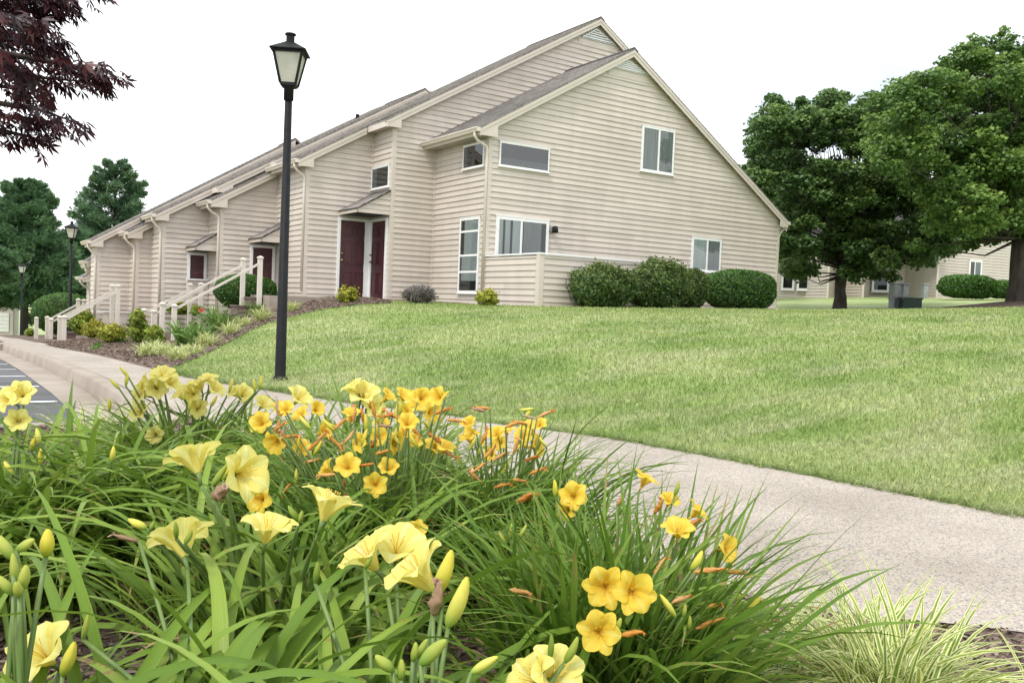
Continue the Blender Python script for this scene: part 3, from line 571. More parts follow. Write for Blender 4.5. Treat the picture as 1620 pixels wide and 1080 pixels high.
def porch(parent, xl, xr, ya, yb, zb, zt):
    """small shed roof over a door in the corner: eave on the street side, closed sided end towards the camera"""
    sl = (zt-zb-.12)/(xr-xl); roof = MB()
    V = [(xl-.05, ya-.06, zb+.12-sl*.05), (xr-.002, ya-.06, zt), (xr-.002, yb-.002, zt), (xl-.05, yb-.002, zb+.12-sl*.05)]
    o = npmesh('porch_roof', np.array([*V, *[(a, b, c-.03) for a, b, c in V]]), np.array([(0, 1, 2, 3), (7, 6, 5, 4), (0, 4, 5, 1), (3, 7, 4, 0), (1, 5, 6, 2), (2, 6, 7, 3)]), M['shingle'], parent,
               uv=np.array([(0, 0), (0, 1.2), (1.2, 1.2), (1.2, 0)]*2), smooth=False)
    s = siding(parent, Fr('A', ya), [(xl, zb), (xr, zb), (xr, zt-.05), (xl, zb+.07)], name='porch_gable')
    m = MB(); m.box(xl-.03, xl-.005, ya, yb, zb-.02, zb+.08).box(xl, xr, ya-.03, ya-.018, zb-.02, zb+.075); m.build('porch_fascia', M['trim'], parent)
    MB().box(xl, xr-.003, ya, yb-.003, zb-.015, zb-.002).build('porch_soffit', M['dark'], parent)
px0 = f3.s_of(538, 337)
MB().fbox(f3, X2-.20, X2-.10, .06, 2.09, .036, .063).build('door_trim', M['white'], A_); MB().fbox(fB2, Y3-.17, Y3-.10, .06, 2.09, .036, .063).build('door_trim', M['white'], A_)
porch(A_, px0, X2-.002, Y2+.06, Y3-.0, 2.24, fB2.z_of(617, 299)-.02)
# wall lamp by the sliding door
c = np.array(f1.p(f1.s_of(872, 363), f1.z_of(872, 363), 0))
wl = empty('wall_lamp', c, 'small round dark wall lamp right of the sliding door on the gable wall', 'wall lamp')
MB().tube([c+(0, -.01, 0), c+(0, -.05, 0)], [.09, .085], 12).build('mounting_plate', M['palemetal'], wl)
MB().lathe(c+np.array([.03, -.13, -.07]), [(.02, .15), (.055, .14), (.075, .08), (.08, .0), (.06, -.02)][::-1], 14).build('shade', M['black'], wl, True)
MB().tube([c+(0, -.05, .03), c+(.03, -.13, .05)], .02, 8).build('arm', M['black'], wl)
# privacy wall of the patio
xf = X1+.02
yf = pl(853, 440, 0, xf)[1]; zf_t = pl(853, 402, 0, xf)[2]; zf_b = pl(855, 486, 0, xf)[2]; print('fence', yf, zf_t, zf_b)
xe_ = pl(1026, 411, 1, yf)[0]
pw = empty('patio_wall', (xf, yf, 0), 'low tan sided privacy wall with white cap in front of the sliding door', 'wall')
siding(pw, Fr('B', xf), [(yf+.05, zf_b), (Y1-.03, zf_b), (Y1-.03, zf_t-.02), (yf+.05, zf_t-.02)])
siding(pw, Fr('A', yf), [(xf+.06, zf_b), (xe_, zf_b), (xe_, zf_t-.02), (xf+.06, zf_t-.02)])
MB().box(xf-.03, xf+.10, yf-.03, yf+.10, zf_b-.08, zf_t).build('corner_post', M['trim'], pw)
MB().box(xf-.04, xf+.12, yf-.05, Y1-.03, zf_t, zf_t+.035).box(xf+.121, xe_+.02, yf-.05, yf+.10, zf_t, zf_t+.035).build('cap_rail', M['white'], pw)
MB().box(X3-.75, X2+.2, Y3-1.35, Y3-.05, -.75, .04).box(X3-1.3, X3-.05, Y3-1.351, Y4-.1, -.76, .038).build('porch_slab', M['concrete'], A_)
# --- unit B
t4 = (6.15, 2.52); X4 = 6.447; t5 = (5.01, 2.14); X5 = 5.225; rB = (12.4, zroof(t5, 12.4)); rrB = (20, 1.7)
siding(B_, Fr('A', Y4), [(X4, -1.3), (12, -1.3), (12, zroof(t4, 12)-.12), (X4, zroof(t4, X4)-.12)])
siding(B_, Fr('B', X4), [(Y4, -1.4), (Y5, -1.4), (Y5, t4[1]-.15), (Y4, t4[1]-.15)])
roof_slab(B_, *t4, 11.2, zroof(t4, 11.2), 14, 4.0, Y4-OH, Y5-.0); rake(B_, *t4, 11.2, zroof(t4, 11.2), Y4-OH, Y4)
eave(B_, *t4, X4, Y4-OH, Y5-.003, base=-1.2); corner(B_, X4, Y4, -1.3, t4[1]-.19); inner(B_, X3, Y4, -.3, t3[1]-.2)
for k, (yk, xa) in enumerate(((24.42, 7.87), (24.92, 6.45), (Y5, 5.01))):
    z_ = zroof(t5, xa); nx_ = 12.4 if k == 0 else (7.87, 6.45)[k-1]+.02; y2 = (24.92, Y5, Y6)[k]
    if k < 2:
        xw_ = xa+.3; siding(B_, Fr('A', yk), [(xw_, z_-.3), (nx_+.3, zroof(t5, nx_+.3)-1.3), (nx_+.3, zroof(t5, nx_+.3)-.12), (xw_, zroof(t5, xw_)-.12)])
        eave(B_, xa, z_, xw_, yk-OH, y2-OH, gut=False); MB().box(xw_, xw_+.02, yk, y2, z_-.7, z_-.15).build('wall', M['siding'], B_)
        roof_slab(B_, xa, z_, *rB, *rrB, yk-OH, y2-OH-.001)
    rake(B_, xa, z_, nx_, zroof(t5, nx_), yk-OH, yk)
siding(B_, Fr('A', Y5), [(X5, -1.6), (X4+.4, -1.6), (X4+.4, zroof(t5, X4+.4)-.12), (X5, zroof(t5, X5)-.12)])
siding(B_, Fr('B', X5), [(Y5, -1.6), (Y6, -1.6), (Y6, t5[1]-.15), (Y5, t5[1]-.15)])
roof_slab(B_, *t5, *rB, *rrB, Y5-OH, Y6+1.2); rake(B_, *rrB, *rB, 24.42-OH, 24.42)
ridge_cap(B_, *rB, 24.42-OH, Y6)
MB().tube([(11.1, 26.3, zroof(t5, 11.1)-.1), (11.1, 26.3, zroof(t5, 11.1)+.12)], .06, 10).build('vent_pipe', M['black'], B_)
eave(B_, *t5, X5, Y5-OH, Y6-.003, base=-1.3); corner(B_, X5, Y5, -1.6, t5[1]-.19); inner(B_, X4, Y5, -1.4, t4[1]-.2)
f4, f5 = Fr('A', Y4), Fr('A', Y5)
door(B_, f4, f4.s_of(395, 410), X3-.05, -.70, f4.z_of(397, 387), knob=.1)
porch(B_, f4.s_of(396, 385)-.02, X3-.002, Y4-1.05, Y4, f4.z_of(397, 387)+.06, f4.z_of(397, 387)+.62)
sillx = f4.s_of(424, 443)
siding(B_, Fr('A', Y4-.25), [(f4.s_of(395, 443), -1.2), (X3-.03, -1.2), (X3-.03, -.0), (f4.s_of(395, 443), -.0)], name='porch_wall')
MB().box(f4.s_of(395, 443)-.03, X3-.03, Y4-.32, Y4-.18, .0, .04).build('porch_wall_cap', M['white'], B_)
# --- unit C
t6 = (4.55, 1.68); X6 = 4.80; t7 = (3.74, 1.42); X7 = 3.94; SC = .62; rC = (9.6, 1.42+SC*(9.6-3.74)); rrC = (15, 1.8)
Y8 = 28.75
siding(C_, Fr('A', Y6), [(X6, -1.8), (9, -1.8), (9, zroof(t6, 9)-.12), (X6, zroof(t6, X6)-.12)])
siding(C_, Fr('B', X6), [(Y6, -1.8), (Y7, -1.8), (Y7, t6[1]-.15), (Y6, t6[1]-.15)])
roof_slab(C_, *t6, 9, zroof(t6, 9), 11, 3.2, Y6-OH, Y7-.0); rake(C_, *t6, 9, zroof(t6, 9), Y6-OH, Y6)
eave(C_, *t6, X6, Y6-OH, Y7-.003, base=-1.4); corner(C_, X6, Y6, -1.8, t6[1]-.19); inner(C_, X5, Y6, -1.6, t5[1]-.2)
zc = lambda X: t7[1]+SC*(X-t7[0])
siding(C_, Fr('A', Y7), [(X7, -1.9), (11, -1.9), (11, zc(9.6)-.95), (9.6, zc(9.6)-.12), (X7, zc(X7)-.12)])
siding(C_, Fr('B', X7), [(Y7, -1.9), (Y8+.2, -1.9), (Y8+.2, t7[1]-.15), (Y7, t7[1]-.15)])
roof_slab(C_, *t7, *rC, *rrC, Y7-OH, Y8+.2); rake(C_, *t7, *rC, Y7-OH, Y7); ridge_cap(C_, *rC, Y7-OH, Y8+.2)
eave(C_, *t7, X7, Y7-OH, Y8+.2, base=-1.5); corner(C_, X7, Y7, -1.9, t7[1]-.19); inner(C_, X6, Y7, -1.8, t6[1]-.2)
door(C_, f5, f5.s_of(296, 415), X4-.05, -.95, f5.z_of(297, 399), knob=.1)
porch(C_, f5.s_of(297, 397)-.02, X4-.002, Y5-1.0, Y5, f5.z_of(297, 399)+.05, f5.z_of(297, 399)+.55)
zc5 = f5.z_of(297, 443)
siding(C_, Fr('A', Y5-.2), [(f5.s_of(294, 443), -1.3), (X4-.03, -1.3), (X4-.03, zc5), (f5.s_of(294, 443), zc5)], name='porch_wall')
MB().box(f5.s_of(294, 443)-.03, X4-.03, Y5-.27, Y5-.13, zc5, zc5+.04).build('porch_wall_cap', M['white'], C_)
MB().box(X7+.05, X7+1.25, Y7-.9, Y7-.8, -1.35, -.62).build('porch_panel', M['post'], C_)
MB().box(X7-.1, X7+1.9, Y7-.93, Y7-.77, -.62, -.58).build('porch_wall_cap', M['white'], C_)
# --- unit D: three small stepped blocks seen end on
for ya, yb, px_, py_ in ((29.4, 30.3, 138.8, 411), (30.6, 31.4, 140.5, 418), (33.2, 34.2, 131.7, 437)):
    P = pl(px_, py_, 1, ya-OH); tip = (P[0], P[2]); xw = P[0]+.28; zb_ = -2.6; print('D', xw, P[2])
    siding(D_, Fr('A', ya), [(xw, zb_), (9, zb_), (9, zroof(tip, 9)-.12), (xw, zroof(tip, xw)-.12)]); siding(D_, Fr('B', xw), [(ya, zb_), (yb, zb_), (yb, tip[1]-.15), (ya, tip[1]-.15)])
    roof_slab(D_, *tip, 11, zroof(tip, 11), 18, 1, ya-OH, yb); rake(D_, *tip, 11, zroof(tip, 11), ya-OH, ya); eave(D_, *tip, xw, ya-OH, yb, base=-1.8); corner(D_, xw, ya, zb_, tip[1]-.19)

# ------------------------------------------------------------------ lamp posts
def lamp(x, y, D, top_y, label, zoff=.03):
    b = at(x, y, D); z0 = b[2]; H = (y-top_y)/F*D; t = empty('lamp_post', b, label, 'lamp post', 'black lantern lamp posts along the pavement'); s = H/3.7
    pt = H-.62*s
    MB().lathe(b, [(.085*s, -.2), (.085*s, .02), (.065*s, .04), (.058*s, .06), (.038*s, pt*1.0), (.038*s, pt)], 16).build('pole', M['black'], t, True)
    c = b+np.array([0, 0, pt]); r45 = math.pi/4+math.radians(62)
    MB().lathe(c, [(.052*s, -.1), (.052*s, .02), (.07*s, .03), (.07*s, .045)], 16).build('collar', M['black'], t, True)
    q = lambda r, z: (r*s*1.414, z*s)
    MB().lathe(c, [q(.055, .03), q(.082, .045), q(.082, .075)], 4, r45).build('lantern_base', M['black'], t)
    MB().lathe(c, [q(.182, .395), q(.19, .405), q(.05, .50), q(.045, .505)], 4, r45).build('lantern_cap', M['black'], t)
    MB().lathe(c+np.array([0, 0, .495*s]), [(.045*s, 0), (.045*s, .085*s), (.062*s, .09*s), (.055*s, .105*s)], 12).build('lantern_chimney', M['black'], t)
    fr_ = MB()
    for k in range(4):
        a = r45+k*math.pi/2; e = np.array([math.cos(a), math.sin(a), 0]); fr_.beam(c+e*.080*1.414*s+(0, 0, .06*s), c+e*.15*1.414*s+(0, 0, .40*s), .02*s, .02*s, up=(e[1], -e[0], .01))
        a2 = a+math.pi/2; e2 = np.array([math.cos(a2), math.sin(a2), 0])
        fr_.beam(c+e*.15*1.414*s+(0, 0, .39*s), c+e2*.15*1.414*s+(0, 0, .39*s), .02*s, .035*s)
    fr_.build('lantern_frame', M['black'], t)
    for k in range(4):
        a = r45+k*math.pi/2; a2 = a+math.pi/2; e = np.array([math.cos(a), math.sin(a), 0])*1.414*s; e2 = np.array([math.cos(a2), math.sin(a2), 0])*1.414*s
        MB().add([c+e*.076+(0, 0, .07*s), c+e2*.076+(0, 0, .07*s), c+e2*.144+(0, 0, .39*s), c+e*.144+(0, 0, .39*s)], [(0, 1, 2, 3)]).build('lantern_panel', M['frost'], t)
    return t
lamp(443, 601, 9.5, 57, 'tall black lamp post standing in the lawn, nearest of the three')
lamp(110, 531, 28, 350, 'middle black lamp post behind the stair rails at the mulch bed')
lamp(33, 531, 43, 414, 'farthest and smallest black lamp post, in front of the dark evergreens')

# ------------------------------------------------------------------ stairs with railings
def stairs(posts, label, steps=None, w=.1, zfoot=None):
    """posts: [(px, top_y, plane Y or X, base depth below top, rail?)]; rails join bottom and top posts"""
    t = None; P = []
    for x, yt, Yp, h in posts:
        p = pl(x, yt, 1, Yp); P.append((p, h))
    t = empty('stair_flight', P[0][0]-np.array([0, 0, P[0][1]]), label, 'stairs', 'white railed stairs up to the doors')
    for p, h in P:
        MB().box(p[0]-w/2, p[0]+w/2, p[1]-w/2, p[1]+w/2, p[2]-h, p[2]-.055).build('newel_post', M['post'], t)
        MB().lathe((p[0], p[1], p[2]-.055), [(w*.95, 0), (w*.95, .022), (w*.62, .04), (.012, .062)], 4, math.pi/4).build('post_cap', M['post'], t)
    for a, b in ((0, 1), (2, 3)):
        if b < len(P):
            p, q = P[a][0], P[b][0]
            MB().beam(p-np.array([0, 0, .13]), q-np.array([0, 0, .17]), .045, .05).build('handrail', M['white'] if False else M['post'], t)
    if steps:
        x0, z0, x1, z1, ya, yb, n = steps; st = MB(); tr = MB()
        for k in range(n):
            xa = x0+(x1-x0)*k/n; xb = x0+(x1-x0)*(k+1)/n; z = z0+(z1-z0)*(k+1)/n
            st.box(xa+.02, xb+.02, ya, yb, z-.6, z-.035); tr.box(xa-.01, xb+.018, ya-.02, yb+.02, z-.034, z)
        st.build('riser', M['brown'], t); tr.build('tread', M['brown'], t)
    return t
stairs([(257, 478, 21.9, 1.03), (385, 408, 21.9, 1.2), (276, 481, 21.25, 1.03), (412, 405, 21.25, 1.3)], 'nearest stair flight with two pale handrails, rising to the landing beside the tall lamp post', steps=(4.7, -1.28, 6.75, -.02, 21.31, 21.84, 6))
stairs([(228, 488, 24.6, 1.0), (301, 448, 24.6, 1.15), (243, 490, 24.2, 1.0), (318, 447, 24.2, 1.1)], 'second stair flight, its short rails partly behind the nearest flight', steps=(4.7, -1.4, 6.1, -.75, 24.25, 24.55, 4))
stairs([(95, 499, 26.6, .93), (178, 450, 26.6, 1.2), (102, 499, 26.3, .93), (187, 450, 26.3, 1.2)], 'third stair flight with two long pale handrails in front of the widest blank wall', steps=(3.0, -1.6, 4.9, -.9, 26.33, 26.57, 5))
stairs([(75, 500, 29.9, .95), (124, 472, 29.9, 1.0), (81, 503, 29.4, .93), (133, 473, 29.4, 1.0)], 'fourth stair flight, just left of the middle lamp post', steps=(2.6, -1.75, 3.6, -1.3, 29.45, 29.85, 3))
b = at(57, 541, 31); sp_ = empty('stair_post', b, 'single pale post at the left edge of the big round hedge', 'post')
MB().box(b[0]-.06, b[0]+.06, b[1]-.06, b[1]+.06, b[2]-.3, b[2]+.83).build('newel_post', M['post'], sp_)
MB().lathe((b[0], b[1], b[2]+.83), [(.1, 0), (.1, .02), (.01, .06)], 4, math.pi/4).build('post_cap', M['post'], sp_)

# ------------------------------------------------------------------ foliage generators
def cards(P, N_, size, aspect=1.6, tilt=.6, shape='leaf'):
    """leaf faces (6-corner folded leaf as two quads) at points P with outward hints N_"""
    n = len(P); nr = N_+rng.normal(0, tilt, (n, 3)); nr /= np.linalg.norm(nr, axis=1)[:, None]+1e-9
    d = rng.normal(0, 1, (n, 3)); d -= (d*nr).sum(1)[:, None]*nr; d /= np.linalg.norm(d, axis=1)[:, None]+1e-9; s = np.cross(nr, d)
    L_ = (size*rng.uniform(.7, 1.3, n))[:, None]; Wd = L_/aspect
    a = P-d*L_*.5; m1 = P+s*Wd*.5+nr*L_*.07; m2 = P-s*Wd*.5+nr*L_*.07; b_ = P+d*L_*.5
    V = np.stack([a, m1, b_, m2], 1).reshape(-1, 3); Q = np.arange(4*n).reshape(n, 4); return V, Q
def foliage(name, P, N_, size, mt, parent, aspect=1.6, tilt=.6, rnd=None):
    V, Q = cards(P, N_, size, aspect, tilt); r = rng.random(len(P)) if rnd is None else np.clip(rnd+rng.normal(0, .13, len(P)), 0, 1)
    return npmesh(name, V, Q, mt, parent, uv=np.tile(np.array([(.5, 0), (1, .5), (.5, 1), (0, .5)]), (len(P), 1)), rnd=np.repeat(r, 4), smooth=False)
def ball(n): 
    v = rng.normal(0, 1, (n, 3)); return v/np.linalg.norm(v, axis=1)[:, None]
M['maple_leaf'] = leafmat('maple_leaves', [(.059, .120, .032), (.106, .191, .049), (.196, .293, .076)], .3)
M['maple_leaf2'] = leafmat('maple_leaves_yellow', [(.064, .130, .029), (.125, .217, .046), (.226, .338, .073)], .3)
M['pine'] = leafmat('pine_needles', [(.040, .097, .044), (.090, .183, .077), (.158, .268, .122)], .15, .6)
M['pine_pale'] = leafmat('pale_pine_needles', [(.064, .127, .064), (.109, .200, .100), (.182, .291, .155)], .15, .6)
M['yew'] = leafmat('yew_leaves', [(.037, .075, .018), (.076, .139, .030), (.177, .202, .052)], .2)
M['box'] = leafmat('clipped_hedge_leaves', [(.029, .075, .013), (.058, .143, .021), (.117, .227, .039)], .25)
M['gold'] = leafmat('golden_shrub_leaves', [(.16, .20, .02), (.34, .36, .04), (.55, .50, .08)], .3)
M['goldgreen'] = leafmat('yellow_green_leaves', [(.09, .16, .02), (.22, .30, .035), (.42, .45, .06)], .3)
M['lavender'] = leafmat('grey_twigs', [(.10, .09, .085), (.16, .145, .13), (.24, .22, .20)], .1)
M['core'] = mat('shrub_dark_core', (.018, .026, .010), .95, (.03, .04, .016), 12)  # near-black tone paints the shade deep inside the bushes

def tree_deciduous(base, blobs, trunk_r, mt, label, nleaf=520, lsize=.17, fork=2.2, group=None, name='maple_tree'):
    """base: trunk foot; blobs: [(centre, radius)] foliage masses on limbs"""
    t = empty(name, base, label, 'tree', group); b = np.array(base); mb = MB()
    top = b+np.array([0, 0, fork]); mb.tube([b-(0, 0, .3), b+(0, 0, .05), b+(.02, .0, .5), b+(0, .03, fork*.6), top], [trunk_r*1.5, trunk_r*1.25, trunk_r, trunk_r*.9, trunk_r*.95], 12)
    hi = max(c[2] for c, r in blobs); ctr = np.mean([c for c, r in blobs], 0); lead = np.array([ctr[0], ctr[1], hi-.3])
    mb.tube([top, top*.5+lead*.5+(.15, .1, 0), lead-(0, 0, .8)], [trunk_r*.8, trunk_r*.4, trunk_r*.04], 8)
    for c, r in blobs:
        h = np.clip((c[2]-top[2])*.35, 0, 5); st = top*(1-min(1, h/(lead[2]-top[2]+.01)))+lead*min(1, h/(lead[2]-top[2]+.01))
        mid = (st+c)/2+np.array([0, 0, -.06*np.linalg.norm(c-st)])+rng.normal(0, .12, 3); mb.tube([st, mid, c], [trunk_r*.22, trunk_r*.10, trunk_r*.02], 6)
    mb.build('trunk', M['bark'], t, True)
    PP, NN, RR = [], [], []
    for c, r in blobs:
        k = int(rng.integers(7, 12)); sub = ball(k)*np.array([1, 1, .8])*r*.62+c                # each mass is a handful of smaller leaf sprays
        bright = rng.uniform(.0, .62)
        for s_ in sub:
            rs = r*rng.uniform(.32, .55); n = int(nleaf*(rs/r)**2*(r/.9)**2*1.1); v = ball(n); rad = rng.uniform(.35, 1.0, n)**.45*rs
            rad = rad*(1+.25*np.sin(v[:, 0]*5+v[:, 1]*4)); P = s_+v*rad[:, None]*np.array([1.15, 1.15, .72]); PP.append(P); NN.append(v*.5+np.array([0, 0, .8])); RR.append(np.clip(bright+.4*v[:, 2]+.08, 0, 1))  # leaf tone rises towards each spray's top: light from above painted in
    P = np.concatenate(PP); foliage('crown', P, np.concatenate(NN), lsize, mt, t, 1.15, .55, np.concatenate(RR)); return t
def px_blobs(specs, D, dz=2.2):
    out_ = []
    for x, y, rpx in specs:
        dd = D+rng.uniform(-dz, dz); out_.append((at(x, y, dd), rpx/F*dd))
    return out_
def grid_blobs(outline, step, rp, D, dz):
    out_ = []; poly = np.array(outline, float)
    def inside(x, y):
        c = False; n = len(poly)
        for i in range(n):
            (a, b), (c_, d) = poly[i], poly[(i+1) % n]
            if (b > y) != (d > y) and x < (c_-a)*(y-b)/(d-b)+a: c = not c
        return c
    x0, y0 = poly.min(0); x1, y1 = poly.max(0); y = y0; row = 0
    while y <= y1:
        x = x0+(row % 2)*step/2
        while x <= x1:
            xx, yy_ = x+rng.uniform(-.28, .28)*step, y+rng.uniform(-.28, .28)*step
            if inside(xx, yy_):
                for k in range(2): out_.append((xx+rng.uniform(-8, 8), yy_+rng.uniform(-8, 8), rp*rng.uniform(.75, 1.25), D+(-1, 1)[k]*rng.uniform(.1, dz)))
            x += step
        y += step*.8; row += 1
    return [(at(a, b, d), r/F*d) for a, b, r, d in out_]
# maples on the right
o1 = [(1185, 240), (1200, 188), (1225, 165), (1258, 172), (1290, 153), (1350, 155), (1385, 152), (1440, 168), (1490, 240), (1505, 330), (1490, 410), (1440, 432), (1375, 420), (1300, 420), (1250, 425), (1240, 400), (1243, 330), (1195, 285)]
b1 = hit(1328, 489.5); b1 = at(1328, 491, 33)
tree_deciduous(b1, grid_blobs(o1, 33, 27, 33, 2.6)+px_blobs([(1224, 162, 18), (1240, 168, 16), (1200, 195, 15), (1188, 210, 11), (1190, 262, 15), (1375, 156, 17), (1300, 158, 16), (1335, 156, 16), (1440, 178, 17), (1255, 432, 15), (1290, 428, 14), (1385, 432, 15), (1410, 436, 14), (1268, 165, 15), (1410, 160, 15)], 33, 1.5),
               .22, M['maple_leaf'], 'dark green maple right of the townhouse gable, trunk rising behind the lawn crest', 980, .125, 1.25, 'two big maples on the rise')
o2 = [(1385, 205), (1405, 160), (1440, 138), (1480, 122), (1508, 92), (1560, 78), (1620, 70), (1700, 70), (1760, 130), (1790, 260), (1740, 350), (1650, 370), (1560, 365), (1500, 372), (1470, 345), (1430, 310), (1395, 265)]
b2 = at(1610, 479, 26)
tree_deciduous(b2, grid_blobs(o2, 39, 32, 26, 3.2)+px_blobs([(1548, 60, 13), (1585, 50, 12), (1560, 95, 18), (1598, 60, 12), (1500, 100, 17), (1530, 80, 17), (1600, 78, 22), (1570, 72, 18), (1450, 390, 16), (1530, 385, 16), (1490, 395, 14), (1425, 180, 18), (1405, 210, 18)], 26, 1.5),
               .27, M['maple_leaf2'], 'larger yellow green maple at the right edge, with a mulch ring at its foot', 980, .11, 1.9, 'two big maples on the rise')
mr = MB(); n = 40
cx_, cy_ = b2[0], b2[1]; pts = [(cx_, cy_, gz(cx_, cy_)+.12)]
for rr in (.5, 1.0, 1.5, 1.9):
    for k in range(n):
        a = 2*math.pi*k/n; r_ = rr*(1+.06*math.sin(3*a+rr)); x, y = cx_+r_*math.cos(a), cy_+r_*math.sin(a); pts.append((x, y, max(gz(x, y), gz(x, y))+.14*(1-rr/1.9)+.012))
fs = [(0, 1+k, 1+(k+1) % n) for k in range(n)]+[(1+j*n+k, 1+(j+1)*n+k, 1+(j+1)*n+(k+1) % n, 1+j*n+(k+1) % n) for j in range(3) for k in range(n)]
tag(mr.add(pts, fs).build('mulch_ring', M['mulch'], None, True), kind='structure')

# conifers on the left
def conifer(x, ybase, ytop, D, halfw, label, mt='pine', dens=1.0, seed=1, low=.08, group='evergreens beyond the houses', shape=.8):
    b = at(x, ybase, D); top = at(x, ytop, D); H = top[2]-b[2]; R = halfw/F*D; t = empty('pine_tree', b, label, 'tree', group); r_ = np.random.default_rng(seed)
    MB().tube([b-(0, 0, .3), b+(0, 0, H*.5), b+(0, 0, H*.97)], [.22*R/3, .13*R/3, .02], 8).build('trunk', M['bark'], t, True)
    br = MB(); PP = []; DD = []; RR = []; nb = int(120*dens)
    for k in range(nb):
        f = low+(1-low)*((k+.5)/nb)**.9; z = b[2]+H*f; rad = R*min(1, (1-f)*1.55+.03)**shape*r_.uniform(.62, 1.12); a = k*2.4+r_.uniform(-.4, .4)
        d = np.array([math.cos(a), math.sin(a), 0]); st = np.array([b[0], b[1], z]); rise = .10 if f < .45 else .10+.7*(f-.45)
        en = st+d*rad+np.array([0, 0, rad*rise]); br.tube([st, (st+en)/2-(0, 0, .04*rad), en], [.03, .02, .008], 5)
        n = int((26+150*rad/4)*2.2); tt = r_.uniform(.18, 1.02, n)**.7; sid = np.cross(d, [0, 0, 1])
        p = st+(en-st)*tt[:, None]+sid*(r_.normal(0, .16, n)*rad*(1.15-.6*tt))[:, None]+np.array([0, 0, 1])*(r_.normal(.05, .07, n)*rad*.8+.02)[:, None]
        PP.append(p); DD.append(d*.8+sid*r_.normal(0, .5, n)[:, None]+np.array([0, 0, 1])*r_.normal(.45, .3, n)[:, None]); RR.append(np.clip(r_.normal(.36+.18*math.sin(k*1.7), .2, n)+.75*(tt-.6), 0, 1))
    br.build('branches', M['bark'], t)
    P = np.concatenate(PP); d = np.concatenate(DD); d /= np.linalg.norm(d, axis=1)[:, None]; rr = np.concatenate(RR); m = 5      # each point is a tuft of needles
    P = np.repeat(P, m, 0); d = np.repeat(d, m, 0)+rng.normal(0, .42, (len(P), 3)); d /= np.linalg.norm(d, axis=1)[:, None]; rr = np.repeat(rr, m)
    ln = rng.uniform(.16, .34, len(P))[:, None]*(D/50); s = np.cross(d, rng.normal(0, 1, (len(P), 3))); s /= np.linalg.norm(s, axis=1)[:, None]; wd = ln*.085
    V = np.stack([P-s*wd, P+s*wd, P+d*ln], 1).reshape(-1, 3); Q = np.arange(len(V)).reshape(-1, 3)
    npmesh('needles', V, Q, M[mt], t, uv=np.tile(np.array([(0, 0), (1, 0), (.5, 1)]), (len(P), 1)), rnd=np.repeat(rr, 3), smooth=False); return t
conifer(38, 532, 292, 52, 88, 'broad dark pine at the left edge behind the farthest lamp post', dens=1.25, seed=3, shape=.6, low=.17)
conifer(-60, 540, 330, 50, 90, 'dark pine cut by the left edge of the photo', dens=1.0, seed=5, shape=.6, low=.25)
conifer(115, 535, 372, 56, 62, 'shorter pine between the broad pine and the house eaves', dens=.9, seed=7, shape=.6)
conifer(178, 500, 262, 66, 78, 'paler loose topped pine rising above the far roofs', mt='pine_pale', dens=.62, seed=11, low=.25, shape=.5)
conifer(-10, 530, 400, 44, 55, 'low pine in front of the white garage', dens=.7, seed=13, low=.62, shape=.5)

# ------------------------------------------------------------------ clipped shrubs
def shrub(c, rx, ry, rz, mt, label, cat='bush', group=None, lsize=.05, n=9000, lump=.08, sq=2.6, rot=0, name='bush', stick=0, flat=True, tilt=.7):
    """c is the centre of the foot; superellipsoid clipped bush of half sizes rx, ry and height 2*rz"""
    t = empty(name, c, label, cat, group); v = ball(n)
    def surf(v, k=1.0):
        e = sq; q = (np.abs(v[:, 0])**e+np.abs(v[:, 1])**e+np.abs(v[:, 2])**e)**(-1/e)
        lp = 1+lump*(np.sin(v[:, 0]*7+v[:, 2]*3+c[0])+np.sin(v[:, 1]*8-v[:, 2]*5+c[1])+np.sin(v[:, 2]*9+v[:, 0]*4))/2
        p = v*(q*lp*k)[:, None]*np.array([rx, ry, rz]); ca, sa = math.cos(rot), math.sin(rot)
        return np.c_[p[:, 0]*ca-p[:, 1]*sa, p[:, 0]*sa+p[:, 1]*ca, p[:, 2]+rz]+np.array(c)
    k = 1-np.abs(rng.normal(0, .055 if stick < .3 else .16, n)); 
    if stick: k = k+(rng.random(n) < .12)*rng.uniform(0, stick, n)
    P = surf(v, k); keep = P[:, 2] > c[2]+.02; P = P[keep]; vv = v[keep]
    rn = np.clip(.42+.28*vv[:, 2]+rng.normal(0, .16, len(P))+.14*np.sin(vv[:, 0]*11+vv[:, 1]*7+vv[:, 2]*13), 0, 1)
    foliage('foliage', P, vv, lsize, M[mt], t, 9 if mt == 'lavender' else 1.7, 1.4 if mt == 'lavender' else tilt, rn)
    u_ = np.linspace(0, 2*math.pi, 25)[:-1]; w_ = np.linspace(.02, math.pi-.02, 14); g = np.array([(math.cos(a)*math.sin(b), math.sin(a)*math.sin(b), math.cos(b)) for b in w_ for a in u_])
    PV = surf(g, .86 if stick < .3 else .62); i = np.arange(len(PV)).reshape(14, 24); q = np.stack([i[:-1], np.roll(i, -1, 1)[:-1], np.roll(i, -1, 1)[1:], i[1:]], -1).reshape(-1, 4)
    npmesh('dark_core', PV, q, M['core'], t); return t  # added solid core, its dark colour stands for shade behind the leaves
def shrub_px(x0, x1, ytop, ybot, D, mt, label, depth=1.0, **k):
    b = at((x0+x1)/2, ybot, D); g_ = hit((x0+x1)/2, ybot-2, .02); D2 = float(g_@fw)
    if x1 < 320 and abs(D2-D) < 6: b, D = g_, D2
    rx = (x1-x0)/2/F*D; rz = (ybot-ytop)/2/F*D
    return shrub(b, rx, rx*depth, rz, mt, label, rot=YAW-math.pi/2, **k)
g1 = 'clipped bushes in front of the gable wall'
